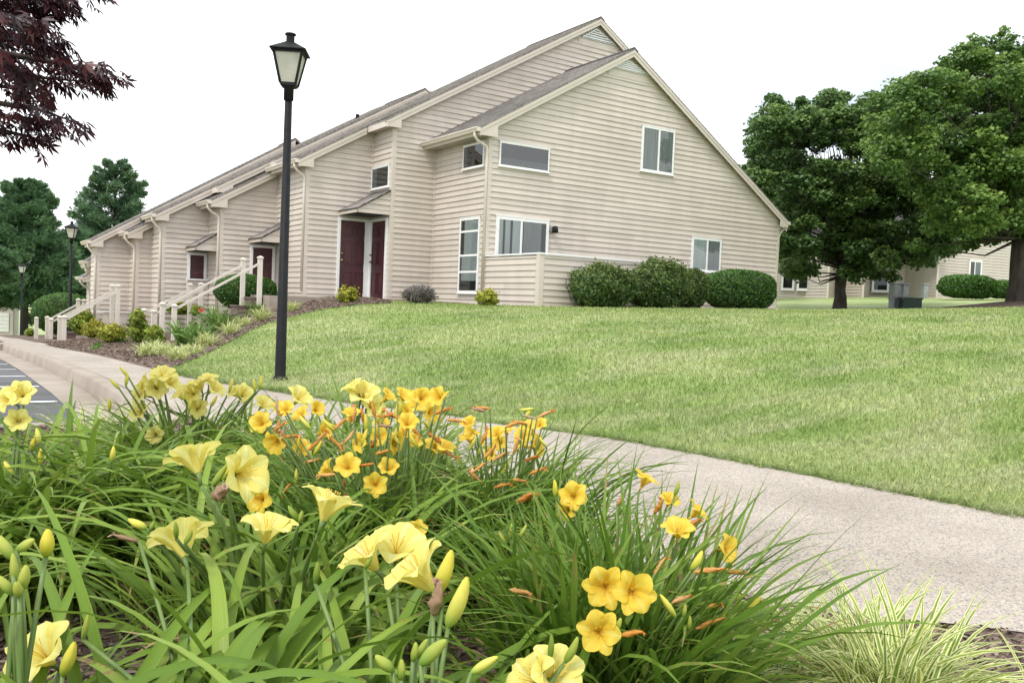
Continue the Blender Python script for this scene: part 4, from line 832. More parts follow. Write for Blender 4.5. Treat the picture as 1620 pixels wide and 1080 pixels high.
shrub_px(902, 999, 420, 489, 19.6, 'yew', 'left rounded bush at the gable wall, lowest and shaggiest of the row', group=g1, n=11000, lsize=.065, lump=.09, stick=.22, sq=2.4)
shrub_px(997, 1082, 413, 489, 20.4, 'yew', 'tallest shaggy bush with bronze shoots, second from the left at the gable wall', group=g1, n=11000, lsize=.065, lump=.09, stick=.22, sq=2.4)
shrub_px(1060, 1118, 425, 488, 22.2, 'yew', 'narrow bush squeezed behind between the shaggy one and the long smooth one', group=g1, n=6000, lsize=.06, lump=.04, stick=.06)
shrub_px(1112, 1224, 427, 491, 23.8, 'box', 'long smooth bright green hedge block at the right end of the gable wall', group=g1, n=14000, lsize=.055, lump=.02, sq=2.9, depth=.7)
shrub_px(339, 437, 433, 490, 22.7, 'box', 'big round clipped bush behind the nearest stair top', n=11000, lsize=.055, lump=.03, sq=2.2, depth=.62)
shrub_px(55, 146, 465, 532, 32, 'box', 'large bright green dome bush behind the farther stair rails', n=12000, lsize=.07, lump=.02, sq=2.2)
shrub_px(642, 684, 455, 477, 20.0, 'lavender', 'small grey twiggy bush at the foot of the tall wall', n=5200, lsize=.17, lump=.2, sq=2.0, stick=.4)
gs = 'small yellow green shrubs in the mulch'
shrub_px(535, 563, 455, 481, 20.2, 'gold', 'small yellow shrub in front of the burgundy door', group=gs, n=1100, lsize=.07, lump=.38, sq=1.8, stick=.45)
shrub_px(754, 787, 460, 484, 19.0, 'gold', 'small yellow shrub at the corner below the tall window', group=gs, n=1100, lsize=.07, lump=.38, sq=1.8, stick=.45)
shrub_px(130, 166, 511, 538, 20.5, 'gold', 'feathery golden mound left of its twin below the third stairs', group=gs, n=3500, lsize=.06, lump=.30, sq=1.8, stick=.40)
shrub_px(157, 197, 516, 543, 19.8, 'gold', 'feathery golden mound right of its twin below the third stairs', group=gs, n=3500, lsize=.06, lump=.30, sq=1.8, stick=.40)
shrub_px(206, 230, 492, 520, 21.5, 'goldgreen', 'small green shrub left of the second stairs', group=gs, n=1500, lsize=.07, lump=.30, sq=1.8, stick=.40)
shrub_px(206, 238, 515, 543, 19.8, 'goldgreen', 'leafy yellow green shrub at the foot of the second stair posts', group=gs, n=2200, lsize=.07, lump=.38, sq=1.8, stick=.45)
shrub_px(232, 256, 520, 547, 19.2, 'goldgreen', 'leafy yellow green shrub touching the left post of the nearest stairs', group=gs, n=1800, lsize=.07, lump=.38, sq=1.8, stick=.45)
shrub_px(113, 147, 492, 530, 25, 'goldgreen', 'rounded yellow green shrub behind the middle lamp post', group=gs, n=3000, lsize=.08, lump=.25, sq=1.9, stick=.3)
shrub_px(266, 300, 478, 498, 24, 'goldgreen', 'low yellow green shrub seen between the two nearer stair flights', group=gs, n=1600, lsize=.08, lump=.30, sq=1.8, stick=.35)
shrub_px(303, 316, 484, 500, 23.4, 'goldgreen', 'tiny shrub behind the rails of the second stairs', group=gs, n=900, lsize=.07, lump=.30, sq=1.8, stick=.35)
shrub_px(41, 53, 520, 532, 33, 'goldgreen', 'tiny pale plant right of the farthest lamp post', group=gs, n=700, lsize=.09, lump=.30, sq=1.8, stick=.35)

# ------------------------------------------------------------------ strap-leaved plants
def blades(root, az, el, ln, wd, droop, seg=9, fold=.25, bend=1.6, twist=None):
    n = len(az); th = el.copy(); P = root.copy(); sidea = np.c_[-np.sin(az), np.cos(az), np.zeros(n)]; pts = []; dz_ = []
    azv = az.copy()
    for k in range(seg+1):
        pts.append(P.copy()); s = (k+.5)/seg; t = el-droop*(s**bend); azv = az+(twist if twist is not None else 0)*s
        d = np.c_[np.cos(azv)*np.cos(t), np.sin(azv)*np.cos(t), np.sin(t)]; dz_.append(d); P = P+d*(ln/seg)[:, None]
    V = np.empty((n, seg+1, 3, 3)); uv = np.empty((n, seg+1, 3, 2))
    roll = rng.normal(0, .35, n)
    for k in range(seg+1):
        s = k/seg; w_ = wd*(.55+.45*min(1, s*4))*(1-max(0, (s-.45)/.55)**1.8)+.0003; d = dz_[k]; up = np.cross(d, sidea); up /= np.linalg.norm(up, axis=1)[:, None]
        rl = roll*(.4+s); sv = sidea*np.cos(rl)[:, None]+up*np.sin(rl)[:, None]; un = np.cross(sv, d)
        V[:, k, 0] = pts[k]-sv*(w_/2)[:, None]; V[:, k, 2] = pts[k]+sv*(w_/2)[:, None]; V[:, k, 1] = pts[k]-np.sign(un[:, 2:3]+1e-6)*un*(w_*fold*.5)[:, None]
        for j in range(3): uv[:, k, j] = (j/2, s)
    i = np.arange(n*(seg+1)*3).reshape(n, seg+1, 3)
    Q = np.concatenate([np.stack([i[:, :-1, j], i[:, :-1, j+1], i[:, 1:, j+1], i[:, 1:, j]], -1).reshape(-1, 4) for j in (0, 1)])
    return V.reshape(-1, 3), Q, uv.reshape(-1, 2)
def leaf_clump(parent, root, n, spread, ln, wd, mt, el=(1.0, 1.5), droop=(1.2, 2.3), seg=10, fold=.3, name='leaves', az=None, lean=None, blooms=None):
    a = rng.uniform(0, 2*math.pi, n) if az is None else rng.uniform(az[0], az[1], n); r_ = spread*np.sqrt(rng.random(n)); a2 = rng.uniform(0, 2*math.pi, n)
    R = np.c_[root[0]+r_*np.cos(a2), root[1]+r_*np.sin(a2), np.full(n, root[2]-.01)]
    e = rng.uniform(el[0], el[1], n); L_ = rng.uniform(ln[0], ln[1], n); W_ = rng.uniform(wd[0], wd[1], n); dr = rng.uniform(droop[0], droop[1], n)
    V, Q, uv = blades(R, a, e, L_, W_, dr, seg, fold, twist=rng.normal(0, .25, n))
    g = gz(V[:, 0], V[:, 1])+.012; V[:, 2] = np.maximum(V[:, 2], g); rn = np.repeat(rng.random(n), (seg+1)*3)
    if blooms:                                            # thin out leaves that would lie across an open bloom
        VV = V.reshape(n, (seg+1)*3, 3); drop = np.zeros(n, bool)
        for c, R_ in blooms:
            tt = np.clip((VV@c)/(c@c), 0, 1.0); dist = np.linalg.norm(VV-tt[..., None]*c, axis=2); drop |= ((dist < R_*tt*1.0) & (tt > .3) & (tt < .995)).any(1) & (rng.random(n) < .88)
        keep = ~drop; ids = np.where(keep)[0]; per = (seg+1)*3; V = VV[keep].reshape(-1, 3); uv = uv.reshape(n, per, 2)[keep].reshape(-1, 2); rn = rn.reshape(n, per)[keep].ravel()
        i = np.arange(len(ids)*per).reshape(-1, seg+1, 3); Q = np.concatenate([np.stack([i[:, :-1, j], i[:, :-1, j+1], i[:, 1:, j+1], i[:, 1:, j]], -1).reshape(-1, 4) for j in (0, 1)])
    return npmesh(name, V, Q, mt, parent, uv=uv, rnd=rn)
M['daylily_leaf'] = leafmat('daylily_leaves', [(.105, .189, .022), (.173, .279, .034), (.284, .390, .066)], .3, .42, tip=(.30, .20, .08), spec=.22, veins=9)
M['stella_leaf'] = leafmat('narrow_daylily_leaves', [(.079, .162, .019), (.137, .236, .029), (.229, .337, .054)], .3, .42, tip=(.32, .22, .09), spec=.22, veins=9)
M['liriope'] = leafmat('variegated_leaves', [(.139, .243, .037), (.233, .341, .057), (.350, .414, .081)], .35, .45, across=(.22, .29, (.80, .79, .42)))
M['dry_leaf'] = leafmat('dry_leaves', [(.20, .11, .05), (.34, .22, .10), (.48, .36, .18)], .2, .7)
M['far_leaf'] = leafmat('far_daylily_leaves', [(.091, .195, .039), (.156, .286, .058), (.260, .390, .104)], .3)
# flowers
def petal_mat(name, cols, throat, base):
    return leafmat(name, cols, .42, .5, across=(.02, .16, tuple(c*q for c, q in zip(cols[1], (.97, .93, .75)))), veins=20, along=[(0, base), (.2, throat), (.42, (1, 1, 1)), (1, (1, 1, 1))], spec=.3)
M['pale_petal'] = petal_mat('pale_yellow_petals', [(.87, .80, .20), (.89, .84, .30), (.90, .87, .42)], (1, .97, .75), (.75, .95, .5))
M['gold_petal'] = petal_mat('golden_petals', [(.87, .60, .05), (.89, .69, .10), (.90, .76, .18)], (1, .86, .62), (1, .74, .4))
M['spent'] = leafmat('spent_petals', [(.55, .19, .03), (.70, .32, .05), (.62, .36, .14)], .25)
M['dried'] = leafmat('dried_petals', [(.32, .19, .11), (.42, .27, .17), (.52, .38, .27)], .25)
M['bud_y'] = leafmat('yellow_buds', [(.64, .54, .05), (.70, .62, .09), (.72, .66, .14)], .15, along=[(0, (.35, .65, .5)), (.3, (.8, .9, .8)), (.7, (1, 1, 1)), (1, (.9, .9, .6))])
M['bud_g'] = leafmat('green_buds', [(.20, .28, .04), (.32, .38, .06), (.42, .45, .08)], .15, along=[(0, (.5, .8, .7)), (.6, (1, 1, 1)), (1, (1, 1, .8))])
M['stamen'] = mat('stamens', (.75, .45, .05), .5)
def basis(a):
    a = np.array(a, float); a /= np.linalg.norm(a); h = np.array([0, 0, 1.]) if abs(a[2]) < .9 else np.array([1., 0, 0]); x = np.cross(h, a); x /= np.linalg.norm(x); return x, np.cross(a, x), a
def cdir(r_, u_, t_): v = cr*r_+cu*u_-fw*t_; return v/np.linalg.norm(v)      # direction given as right, up, towards the viewer
def flower(parent, c, axis_, R, mt, openness=1.0, ruff=.06, seed=0, inner_w=.50, outer_w=.37):
    rg = np.random.default_rng(seed); x, y, a = basis(axis_); c = np.array(c); base = c-a*R*.75; V = []; UV = []; Q = []; nu, nv = 11, 7; rn = []
    for j in range(6):
        ph = j*math.pi/3+rg.normal(0, .06)+seed; inner_ = j % 2 == 0; wm = inner_w if inner_ else outer_w; ln = 1.0 if inner_ else 1.06; rec = rg.uniform(.25, .6)*openness; lift = 0 if inner_ else -.03; p1, p2 = rg.uniform(0, 6, 2); k0 = len(V)
        for i in range(nu):
            u = i/(nu-1); rad = R*ln*(.05+.95*(u**1.35))*(.55+.45*openness); h = R*(1.05*(1-(1-u)**1.7)*(1.25-.25*openness)+lift-rec*max(0, u-.55)**1.6*1.6)
            wv = R*wm*(.16+.84*min(1, u/.62)**.8)*(1 if u < .62 else max(.0, 1-((u-.62)/.40)**2)**.5)
            er = np.cos(ph)*x+np.sin(ph)*y; et = -np.sin(ph)*x+np.cos(ph)*y
            for q in range(nv):
                v = (q/(nv-1))*2-1; cup = (abs(v)**2)*R*.10*(1-u*.6); rf = R*ruff*(abs(v)**2)*u*math.sin(p1+u*11+v*3)+R*.05*math.sin(p2+u*4); mid = -R*.02*(1-abs(v)) if abs(v) < .2 else 0
                V.append(base+er*(rad-(v*v)*wv*.22)+et*(v*wv)+a*(h+cup+rf+mid)); UV.append((q/(nv-1), u)); rn.append(.5+.25*math.sin(j*2+seed)+.12*(1-abs(v)))
        for i in range(nu-1):
            for q in range(nv-1): b_ = k0+i*nv+q; Q.append((b_, b_+1, b_+nv+1, b_+nv))
    f = npmesh('flower', np.array(V), np.array(Q), mt, parent, uv=np.array(UV), rnd=np.clip(rn, 0, 1))
    st = MB()
    for j in range(6):
        ph = j*math.pi/3+.3; e = np.cos(ph)*x+np.sin(ph)*y; st.tube([base+a*R*.2, base+a*R*.7+e*R*.10, base+a*R*1.05+e*R*.22, base+a*R*1.10+e*R*.235], [R*.012, R*.011, R*.010, R*.028], 5)
    st.build('stamens', M['stamen'], f, True)
    MB().tube([base-a*R*.35, base-a*R*.1, base+a*R*.12], [R*.05, R*.07, R*.11], 8).build('flower_tube', M['stalk'] if mt is M['pale_petal'] else M['gold_tube'], f, True)
    return f
M['gold_tube'] = mat('golden_tube', (.62, .36, .05), .5, (.5, .42, .06), 9)
def bud(parent, c, axis_, ln, wd, mt, name='bud', crook=.1, seed=0):
    x, y, a = basis(axis_); rg = np.random.default_rng(seed); nu, nk = 12, 9; V = []; UV = []; c = np.array(c)-a*ln*.5
    for i in range(nu):
        u = i/(nu-1); r_ = wd*.40*(.22+.78*math.sin(math.pi*min(1, .06+(u**.85)*.90))**.95)*(1 if u < .97 else .5)*(1 if u > .05 else .8)
        for k in range(nk):
            q = 2*math.pi*k/nk; rr = r_*(1+.09*math.cos(3*q+u*1.5)); 
            if name != 'bud': rr *= 1+.3*math.sin(5*q+u*9+seed)+.18*rg.normal()
            V.append(c+a*ln*u+x*(rr*math.cos(q)+crook*ln*math.sin(u*2.2))+y*rr*math.sin(q)); UV.append((k/nk, u))
    i = np.arange(nu*nk).reshape(nu, nk); Q = np.stack([i[:-1], np.roll(i, -1, 1)[:-1], np.roll(i, -1, 1)[1:], i[1:]], -1).reshape(-1, 4)
    return npmesh(name, np.array(V), Q, mt, parent, uv=np.array(UV), rnd=np.full(nu*nk, rg.random()))
def spent(parent, c, axis_, ln, wd, mt, seed=0):        # collapsed flower: twisted tube ending in limp shreds
    x, y, a = basis(axis_); rg = np.random.default_rng(seed); o = bud(parent, c, axis_, ln, wd, mt, 'spent_flower', .12, seed); tip = np.array(c)+a*ln*.45; V = []; Q = []; UV = []
    for j in range(5):
        d = a*rg.uniform(.4, 1)+x*rg.normal(0, .7)+y*rg.normal(0, .7); d /= np.linalg.norm(d); s = np.cross(d, ball(1)[0]); s /= np.linalg.norm(s); b_ = len(V); l2 = ln*rg.uniform(.18, .34); g_ = np.array([0, 0, -1])*l2*rg.uniform(.1, .6)
        for k in range(4): u = k/3; p = tip+d*l2*u+g_*u*u; V += [p-s*wd*.28*(1-u*.7), p+s*wd*.28*(1-u*.7)]; UV += [(0, u), (1, u)]
        Q += [(b_+2*k, b_+2*k+1, b_+2*k+3, b_+2*k+2) for k in range(3)]
    npmesh('withered_petals', np.array(V), np.array(Q), mt, o, uv=np.array(UV), rnd=np.full(len(V), rg.random())); return o
def stalk(parent, root, tip, r_=.0032, sway=.1):
    root = np.array(root, float); tip = np.array(tip, float); m = root*.45+tip*.55+np.array([0, 0, .35*(tip[2]-root[2])*.4]); P = [root*(1-t)**2+m*2*t*(1-t)+tip*t*t for t in np.linspace(0, 1, 7)]
    MB().tube(P, [r_*1.25]*3+[r_]*3+[r_*.8], 7).build('flower_stalk', M['stalk'], parent, True)
def root_of(x, D, dz=0):
    """ground point below the given depth on the vertical through pixel column x"""
    y = 480
    for _ in range(12):
        p = at(x, y, D); g = gz(p[0], p[1]); y += (p[2]-g)/D*F
    return np.array([p[0], p[1], g+.012])
PLANTS = {}; PENDING = []; BLOOMS = []
def daylily(key, x, D, label, n, spread, ln, wd, kind, group=None, **k):
    r_ = root_of(x, D); t = empty('daylily', r_, label, 'daylily', group); PENDING.append((t, r_, n, spread, ln, wd, M['daylily_leaf'] if kind == 'pale' else M['stella_leaf'], k)); PLANTS[key] = (t, r_, kind); return t
gd = 'daylily clumps in the foreground bed'
daylily('front', 330, 1.28, 'broad leaved daylily in the bottom centre foreground with big pale yellow flowers', 210, .20, (.55, .90), (.019, .029), 'pale', gd, droop=(1.5, 2.9), seg=14, el=(.85, 1.42))
daylily('front_right', 650, 1.20, 'broad leaved daylily left of the golden clump, with tall fat yellow buds', 210, .19, (.52, .82), (.019, .028), 'pale', gd, droop=(1.5, 2.9), seg=14, el=(.85, 1.42))
daylily('front_left', 20, 1.25, 'broad leaved daylily in the bottom left corner with a cluster of green buds', 70, .13, (.52, .82), (.018, .027), 'pale', gd, droop=(1.2, 2.3), seg=14, el=(1.0, 1.5))
daylily('mid', 420, 2.0, 'pale yellow daylily in the middle of the bed carrying the largest blooms', 190, .20, (.60, .90), (.013, .020), 'pale', gd, droop=(1.2, 2.6), seg=12)
daylily('left_mass', 150, 2.75, 'arching dense daylily mass on the left, hiding the parking lines', 560, .36, (.66, .96), (.013, .020), 'pale', gd, droop=(1.5, 2.8), seg=12, el=(.9, 1.5))
daylily('left_edge', 5, 2.5, 'daylily at the left edge with two small yellow flowers against the asphalt', 210, .2, (.58, .84), (.013, .020), 'pale', gd, droop=(1.3, 2.6), seg=12)
daylily('gold_centre', 610, 2.55, 'golden orange daylily clump in the centre of the bed, thick with spent blooms', 520, .27, (.56, .82), (.008, .014), 'gold', gd, droop=(.7, 2.1), seg=10)
daylily('gold_mid', 790, 2.75, 'golden daylily clump leaning over the edge of the walkway', 420, .22, (.52, .76), (.008, .014), 'gold', gd, droop=(.8, 2.1), seg=10)
daylily('gold_right', 950, 1.80, 'golden daylily clump on the right with three open flowers facing the camera', 780, .19, (.46, .70), (.009, .0145), 'gold', gd, droop=(.35, 1.5), seg=10, el=(1.08, 1.54))
daylily('gold_low', 1035, 1.95, 'low fan of narrow golden daylily leaves beside the striped grass', 300, .16, (.34, .52), (.007, .012), 'gold', gd, droop=(.8, 2.0), seg=10, el=(.8, 1.4))
daylily('pale_far', 290, 3.7, 'far pale yellow daylily clump standing against the pavement', 420, .28, (.46, .70), (.012, .018), 'pale', gd, droop=(.8, 2.1), seg=10)
daylily('pale_back', 530, 3.35, 'pale yellow daylily clump behind the golden centre clump, against the lawn', 380, .28, (.55, .82), (.011, .017), 'pale', gd, droop=(.8, 2.1), seg=10)
sid_ = [100]
def FL(key, x, y, D, dir_, R, **k):
    t, r_, kind = PLANTS[key]; c = at(x, y, D); a = cdir(*dir_); sid_[0] += 1
    BLOOMS.append((c, R*.95))
    flower(t, c, a, R, M['pale_petal'] if kind == 'pale' else M['gold_petal'], seed=sid_[0], **k)
    stalk(t, r_+np.array([rng.normal(0, .03), rng.normal(0, .03), 0]), c-a*R*1.05, .0042 if kind == 'pale' else .0028)
def BU(key, x, y, D, dir_, ln, wd, mt='bud_y', st=True, sp=False):
    t, r_, kind = PLANTS[key]; c = at(x, y, D); a = cdir(*dir_); sid_[0] += 1
    BLOOMS.append((c, ln*.3))
    (spent if sp else bud)(t, c, a, ln, wd, M[mt], seed=sid_[0])
    if st: stalk(t, r_+np.array([rng.normal(0, .03), rng.normal(0, .03), 0]), c-a*ln*.48, .004 if kind == 'pale' else .0026)
pale = dict(ruff=.08); 
# big pale blooms
FL('mid', 307, 722, 1.95, (-.35, .85, -.35), .062, openness=1.0); FL('mid', 388, 748, 1.9, (.75, .15, .55), .060); FL('mid', 522, 792, 1.75, (.25, .75, -.15), .062)
FL('front', 285, 850, 1.65, (-.3, .65, -.35), .062); FL('mid', 425, 832, 1.75, (.2, .8, .1), .055); FL('front_right', 578, 875, 1.6, (-.4, .6, .1), .058)
FL('front_right', 628, 862, 1.65, (.1, .7, .4), .056); FL('front_right', 658, 902, 1.45, (-.55, .7, .1), .066, openness=.85); FL('front_left', 62, 1030, 1.4, (-.2, .6, .5), .055)
FL('front_right', 880, 1062, 1.3, (.3, .6, .6), .045); FL('front_right', 840, 1072, 1.3, (-.5, .5, .3), .045)
FL('gold_centre', 412, 668, 2.9, (-.1, .45, .9), .040)
for x, y, d, R in ((575, 622, (.1, .6, .5), .062), (590, 640, (.5, .3, .6), .05), (560, 610, (-.4, .8, .2), .05)): FL('pale_back', x, y, 3.2, d, R)
for x, y, d, R in ((258, 592, (.1, .7, .4), .058), (248, 612, (.3, .2, .8), .05), (222, 622, (-.5, .3, .6), .055), (270, 605, (.5, .5, .3), .05), (315, 606, (-.2, .8, .2), .05), (303, 620, (.0, .3, .8), .05), (340, 613, (.6, .5, .2), .05), (312, 645, (.3, .2, .9), .045), (220, 650, (-.3, .4, .7), .045), (245, 688, (.1, .2, .8), .04), (385, 622, (.4, .4, .6), .045), (475, 628, (.5, .5, .3), .06), (228, 602, (-.7, .3, .2), .04), (330, 598, (.1, .8, .3), .04), (417, 638, (.5, .6, .3), .045)): FL('pale_far', x, y, 3.6, d, R)
for x, y, d, R in ((33, 622, (.2, .4, .8), .042), (10, 632, (-.3, .4, .7), .045), (28, 664, (.4, .2, .7), .036)): FL('left_edge', x, y, 2.6, d, R)
# golden blooms
for x, y, D, d, R in ((957, 928, 1.48, (-.12, .18, 1), .037), (1003, 936, 1.45, (.10, .22, 1), .037), (948, 999, 1.43, (-.05, .30, 1), .036), (1073, 836, 1.75, (.0, .80, .35), .034), (907, 783, 1.95, (-.15, .30, .9), .033), (895, 806, 1.95, (-.5, -.1, .6), .026), (1022, 756, 2.05, (.3, .6, .1), .033), (1152, 868, 1.9, (.6, .2, .6), .034), (1104, 808, 1.95, (.6, .6, .2), .030), (1060, 790, 2.0, (.2, .6, .3), .026)): FL('gold_right', x, y, D, d, R)
for x, y, D, d, R in ((594, 766, 2.35, (.1, .15, 1), .034), (550, 736, 2.4, (.05, .55, .8), .038), (515, 742, 2.4, (-.7, .5, .2), .036), (690, 705, 2.5, (.25, .75, .5), .037), (625, 700, 2.5, (.75, -.05, .5), .034), (658, 840, 2.1, (.05, .45, .8), .030), (662, 634, 2.9, (-.1, .5, .8), .045), (683, 652, 2.8, (.6, .0, .5), .04), (600, 690, 2.6, (.3, .2, .7), .03), (640, 655, 2.8, (-.4, .1, .7), .04), (475, 655, 2.6, (-.3, .5, .5), .03), (570, 700, 2.5, (-.5, .2, .6), .032), (435, 700, 2.4, (-.3, -.3, .8), .035), (410, 790, 2.1, (-.2, .1, .8), .035)): FL('gold_centre', x, y, D, d, R)
for x, y, D, d, R in ((838, 674, 2.9, (-.2, .7, .3), .042), (850, 703, 2.8, (.7, .2, .4), .040), (828, 690, 2.85, (-.2, .4, .6), .034), (742, 690, 2.8, (-.2, .8, .3), .036), (802, 680, 2.9, (.0, .8, .2), .03), (790, 700, 2.85, (-.3, .2, .7), .028)): FL('gold_mid', x, y, D, d, R)
xr = np.random.default_rng(21)
for k in range(16): FL('gold_centre', xr.uniform(440, 715), xr.uniform(625, 745), xr.uniform(2.4, 2.8), (xr.normal(0, .5), xr.uniform(.1, .8), xr.uniform(.2, .9)), xr.uniform(.028, .036), openness=xr.uniform(.6, 1))
for k in range(6): FL('gold_mid', xr.uniform(740, 860), xr.uniform(668, 740), xr.uniform(2.6, 2.85), (xr.normal(0, .5), xr.uniform(.1, .8), xr.uniform(.2, .9)), xr.uniform(.026, .034), openness=xr.uniform(.6, 1))
for k in range(2): FL('pale_far', xr.uniform(200, 420), xr.uniform(600, 660), 3.55, (xr.normal(0, .5), xr.uniform(.1, .8), xr.uniform(.2, .9)), xr.uniform(.035, .048), openness=xr.uniform(.6, 1))
for k in range(26): BU(('gold_centre', 'gold_mid')[k % 3 == 0], xr.uniform(430, 700) if k % 3 else xr.uniform(745, 860), xr.uniform(640, 760), xr.uniform(2.35, 2.7), (xr.normal(0, .7), xr.uniform(-.4, .9), xr.uniform(-.2, .4)), xr.uniform(.035, .05), xr.uniform(.009, .013), ('spent', 'spent', 'dried', 'bud_y')[k % 4], sp=k % 4 != 3)
# buds and spent flowers
for x, y, D, d, l, w_, m in ((74, 858, 1.35, (.05, 1, 0), .044, .026, 'bud_y'), (10, 865, 1.3, (-.4, .8, 0), .04, .020, 'bud_g'), (40, 862, 1.32, (.6, .4, 0), .03, .018, 'bud_g'), (22, 900, 1.3, (-.1, 1, 0), .05, .016, 'bud_g'), (38, 912, 1.28, (.2, .9, .1), .040, .020, 'bud_g'), (10, 925, 1.28, (-.5, .8, .1), .035, .018, 'bud_g'), (28, 930, 1.27, (.1, .8, .4), .03, .018, 'bud_g'), (108, 1040, 1.3, (.3, .8, .1), .06, .022, 'bud_y')): BU('front_left', x, y, D, d, l, w_, m)
for x, y, D, d, l, w_, m in ((700, 905, 1.38, (.28, .95, .1), .082, .030, 'bud_y'), (722, 950, 1.33, (.30, .95, .15), .088, .030, 'bud_y'), (685, 1032, 1.22, (.75, .7, .1), .05, .024, 'bud_g'), (608, 1048, 1.22, (-.6, .6, .1), .035, .020, 'bud_g'), (655, 1030, 1.23, (.1, 1, .1), .03, .013, 'bud_g'), (668, 1026, 1.24, (.5, .9, 0), .03, .013, 'bud_g'), (634, 1058, 1.22, (.0, 1, 0), .03, .014, 'bud_g'), (766, 1052, 1.28, (.8, .45, 0), .045, .016, 'bud_y'), (870, 1022, 1.3, (.0, 1, .1), .040, .012, 'bud_g'), (903, 1026, 1.3, (.35, .9, .1), .045, .016, 'bud_g'), (582, 888, 1.55, (.4, .9, .2), .03, .012, 'bud_g'), (500, 905, 1.5, (.1, 1, .1), .04, .014, 'bud_g'), (135, 990, 1.4, (.2, 1, 0), .045, .012, 'bud_g')): BU('front_right', x, y, D, d, l, w_, m)
BU('front_right', 688, 945, 1.35, (.12, 1, .1), .055, .022, 'dried', sp=True)
BU('mid', 347, 778, 1.85, (.5, .5, .3), .040, .034, 'dried', sp=True); BU('front', 200, 850, 1.7, (-.8, .3, .2), .05, .010, 'dried', sp=True)
for x, y, D, d, l, w_, m in ((347, 752, 1.9, (.55, .8, 0), .055, .020, 'bud_g'), (363, 742, 1.95, (.5, .8, 0), .055, .020, 'bud_y'), (218, 828, 1.75, (-.8, .5, .1), .040, .020, 'bud_y'), (240, 832, 1.75, (.3, .9, 0), .022, .011, 'bud_g'), (278, 838, 1.6, (.0, 1, .2), .035, .012, 'bud_g'), (297, 850, 1.6, (.4, .8, .2), .03, .013, 'bud_g'), (465, 812, 1.8, (-.5, .8, 0), .04, .016, 'bud_g'), (475, 818, 1.8, (.2, .9, 0), .03, .014, 'bud_g')): BU('mid', x, y, D, d, l, w_, m)
for x, y, d in ((64, 722, (0, 1, 0)), (15, 740, (-.5, .8, 0)), (178, 718, (.1, 1, 0)), (60, 690, (-.2, 1, 0)), (52, 700, (.3, 1, 0))): BU('left_mass', x, y, 2.4, d, .045, .018, 'bud_y')
for x, y, d in ((197, 588, (-.6, .8, 0)), (182, 607, (-.6, .7, 0)), (173, 640, (0, 1, 0)), (412, 605, (.1, 1, 0)), (365, 608, (.2, 1, 0)), (200, 600, (.1, 1, 0)), (300, 640, (.1, .9, 0)), (338, 634, (.4, .8, 0)), (402, 610, (-.2, 1, 0))): BU('pale_far', x, y, 3.55, d, .055, .018, 'bud_y')
for x, y, d in ((483, 668, (-.6, .8, 0)), (578, 668, (-.1, 1, 0)), (625, 692, (-.5, .8, 0)), (655, 698, (-.5, .9, 0)), (473, 710, (-.4, .9, 0)), (502, 708, (.4, .8, .1)), (633, 642, (0, 1, 0)), (576, 690, (.3, 1, 0)), (468, 755, (0, 1, 0)), (700, 628, (.7, .6, 0)), (520, 672, (-.6, .7, .1)), (600, 655, (.2, 1, 0))): BU('gold_centre', x, y, 2.5, d, .052, .015, 'bud_y')
for x, y, d in ((538, 670, (.7, .6, .1)), (552, 690, (-.4, -.5, .3)), (470, 700, (.1, -.8, .3)), (448, 695, (-.3, .9, .1)), (508, 690, (.6, .5, .2)), (700, 650, (.8, .3, 0)), (720, 665, (.9, -.1, 0)), (590, 650, (-.3, .9, 0)), (545, 770, (.1, -.9, 0)), (455, 770, (-.5, -.6, .1)), (620, 655, (-.8, .5, 0)), (655, 680, (.5, -.6, 0)), (440, 670, (.2, .9, 0)), (560, 655, (.1, 1, 0)), (490, 730, (.8, .2, .1)), (710, 718, (.8, -.4, 0)), (670, 818, (.4, -.2, .3)), (530, 700, (.6, -.6, .2)), (605, 715, (.7, .2, .2)), (460, 690, (.9, .1, .1))): BU('gold_centre', x, y, 2.5, d, .050, .011, 'spent', sp=True)
for x, y, d in ((762, 708, (.5, .9, 0)), (800, 740, (.5, .8, 0)), (748, 702, (.5, .9, 0)), (835, 655, (.6, .8, 0))): BU('gold_mid', x, y, 2.75, d, .050, .014, 'bud_y')
for x, y, d in ((775, 715, (.7, .7, 0)), (790, 722, (.8, .5, 0)), (862, 655, (.9, .4, 0)), (795, 768, (.9, .2, 0)), (850, 745, (.8, .3, 0)), (828, 792, (.9, .35, 0)), (815, 705, (.2, .8, 0)), (840, 725, (.6, .3, .3)), (765, 690, (.3, .9, 0)), (800, 870, (-.7, -.4, .2)), (820, 760, (.9, -.1, .1))): BU('gold_mid', x, y, 2.55, d, .050, .012, 'spent', sp=True)
for x, y, D, d, l, w_, m in ((1101, 886, 1.65, (.4, .9, .1), .045, .018, 'bud_y'), (1056, 957, 1.5, (-.55, .8, .1), .052, .014, 'bud_y'), (1193, 957, 1.75, (.7, .7, 0), .042, .016, 'bud_y'), (1167, 950, 1.75, (.2, .9, 0), .03, .014, 'bud_y'), (877, 772, 1.95, (-.1, 1, 0), .04, .014, 'bud_y'), (1070, 772, 2.0, (.2, .9, 0), .035, .014, 'bud_g'), (1090, 985, 1.6, (.0, 1, 0), .028, .011, 'bud_g'), (977, 987, 1.45, (.3, .9, .1), .026, .013, 'bud_g'), (808, 840, 1.9, (0, 1, 0), .035, .012, 'bud_g'), (795, 850, 1.9, (-.4, .8, 0), .035, .012, 'bud_g'), (826, 840, 1.9, (.4, .8, 0), .035, .012, 'bud_g'), (1082, 965, 1.6, (.1, 1, 0), .025, .01, 'bud_g')): BU('gold_right', x, y, D, d, l, w_, m)
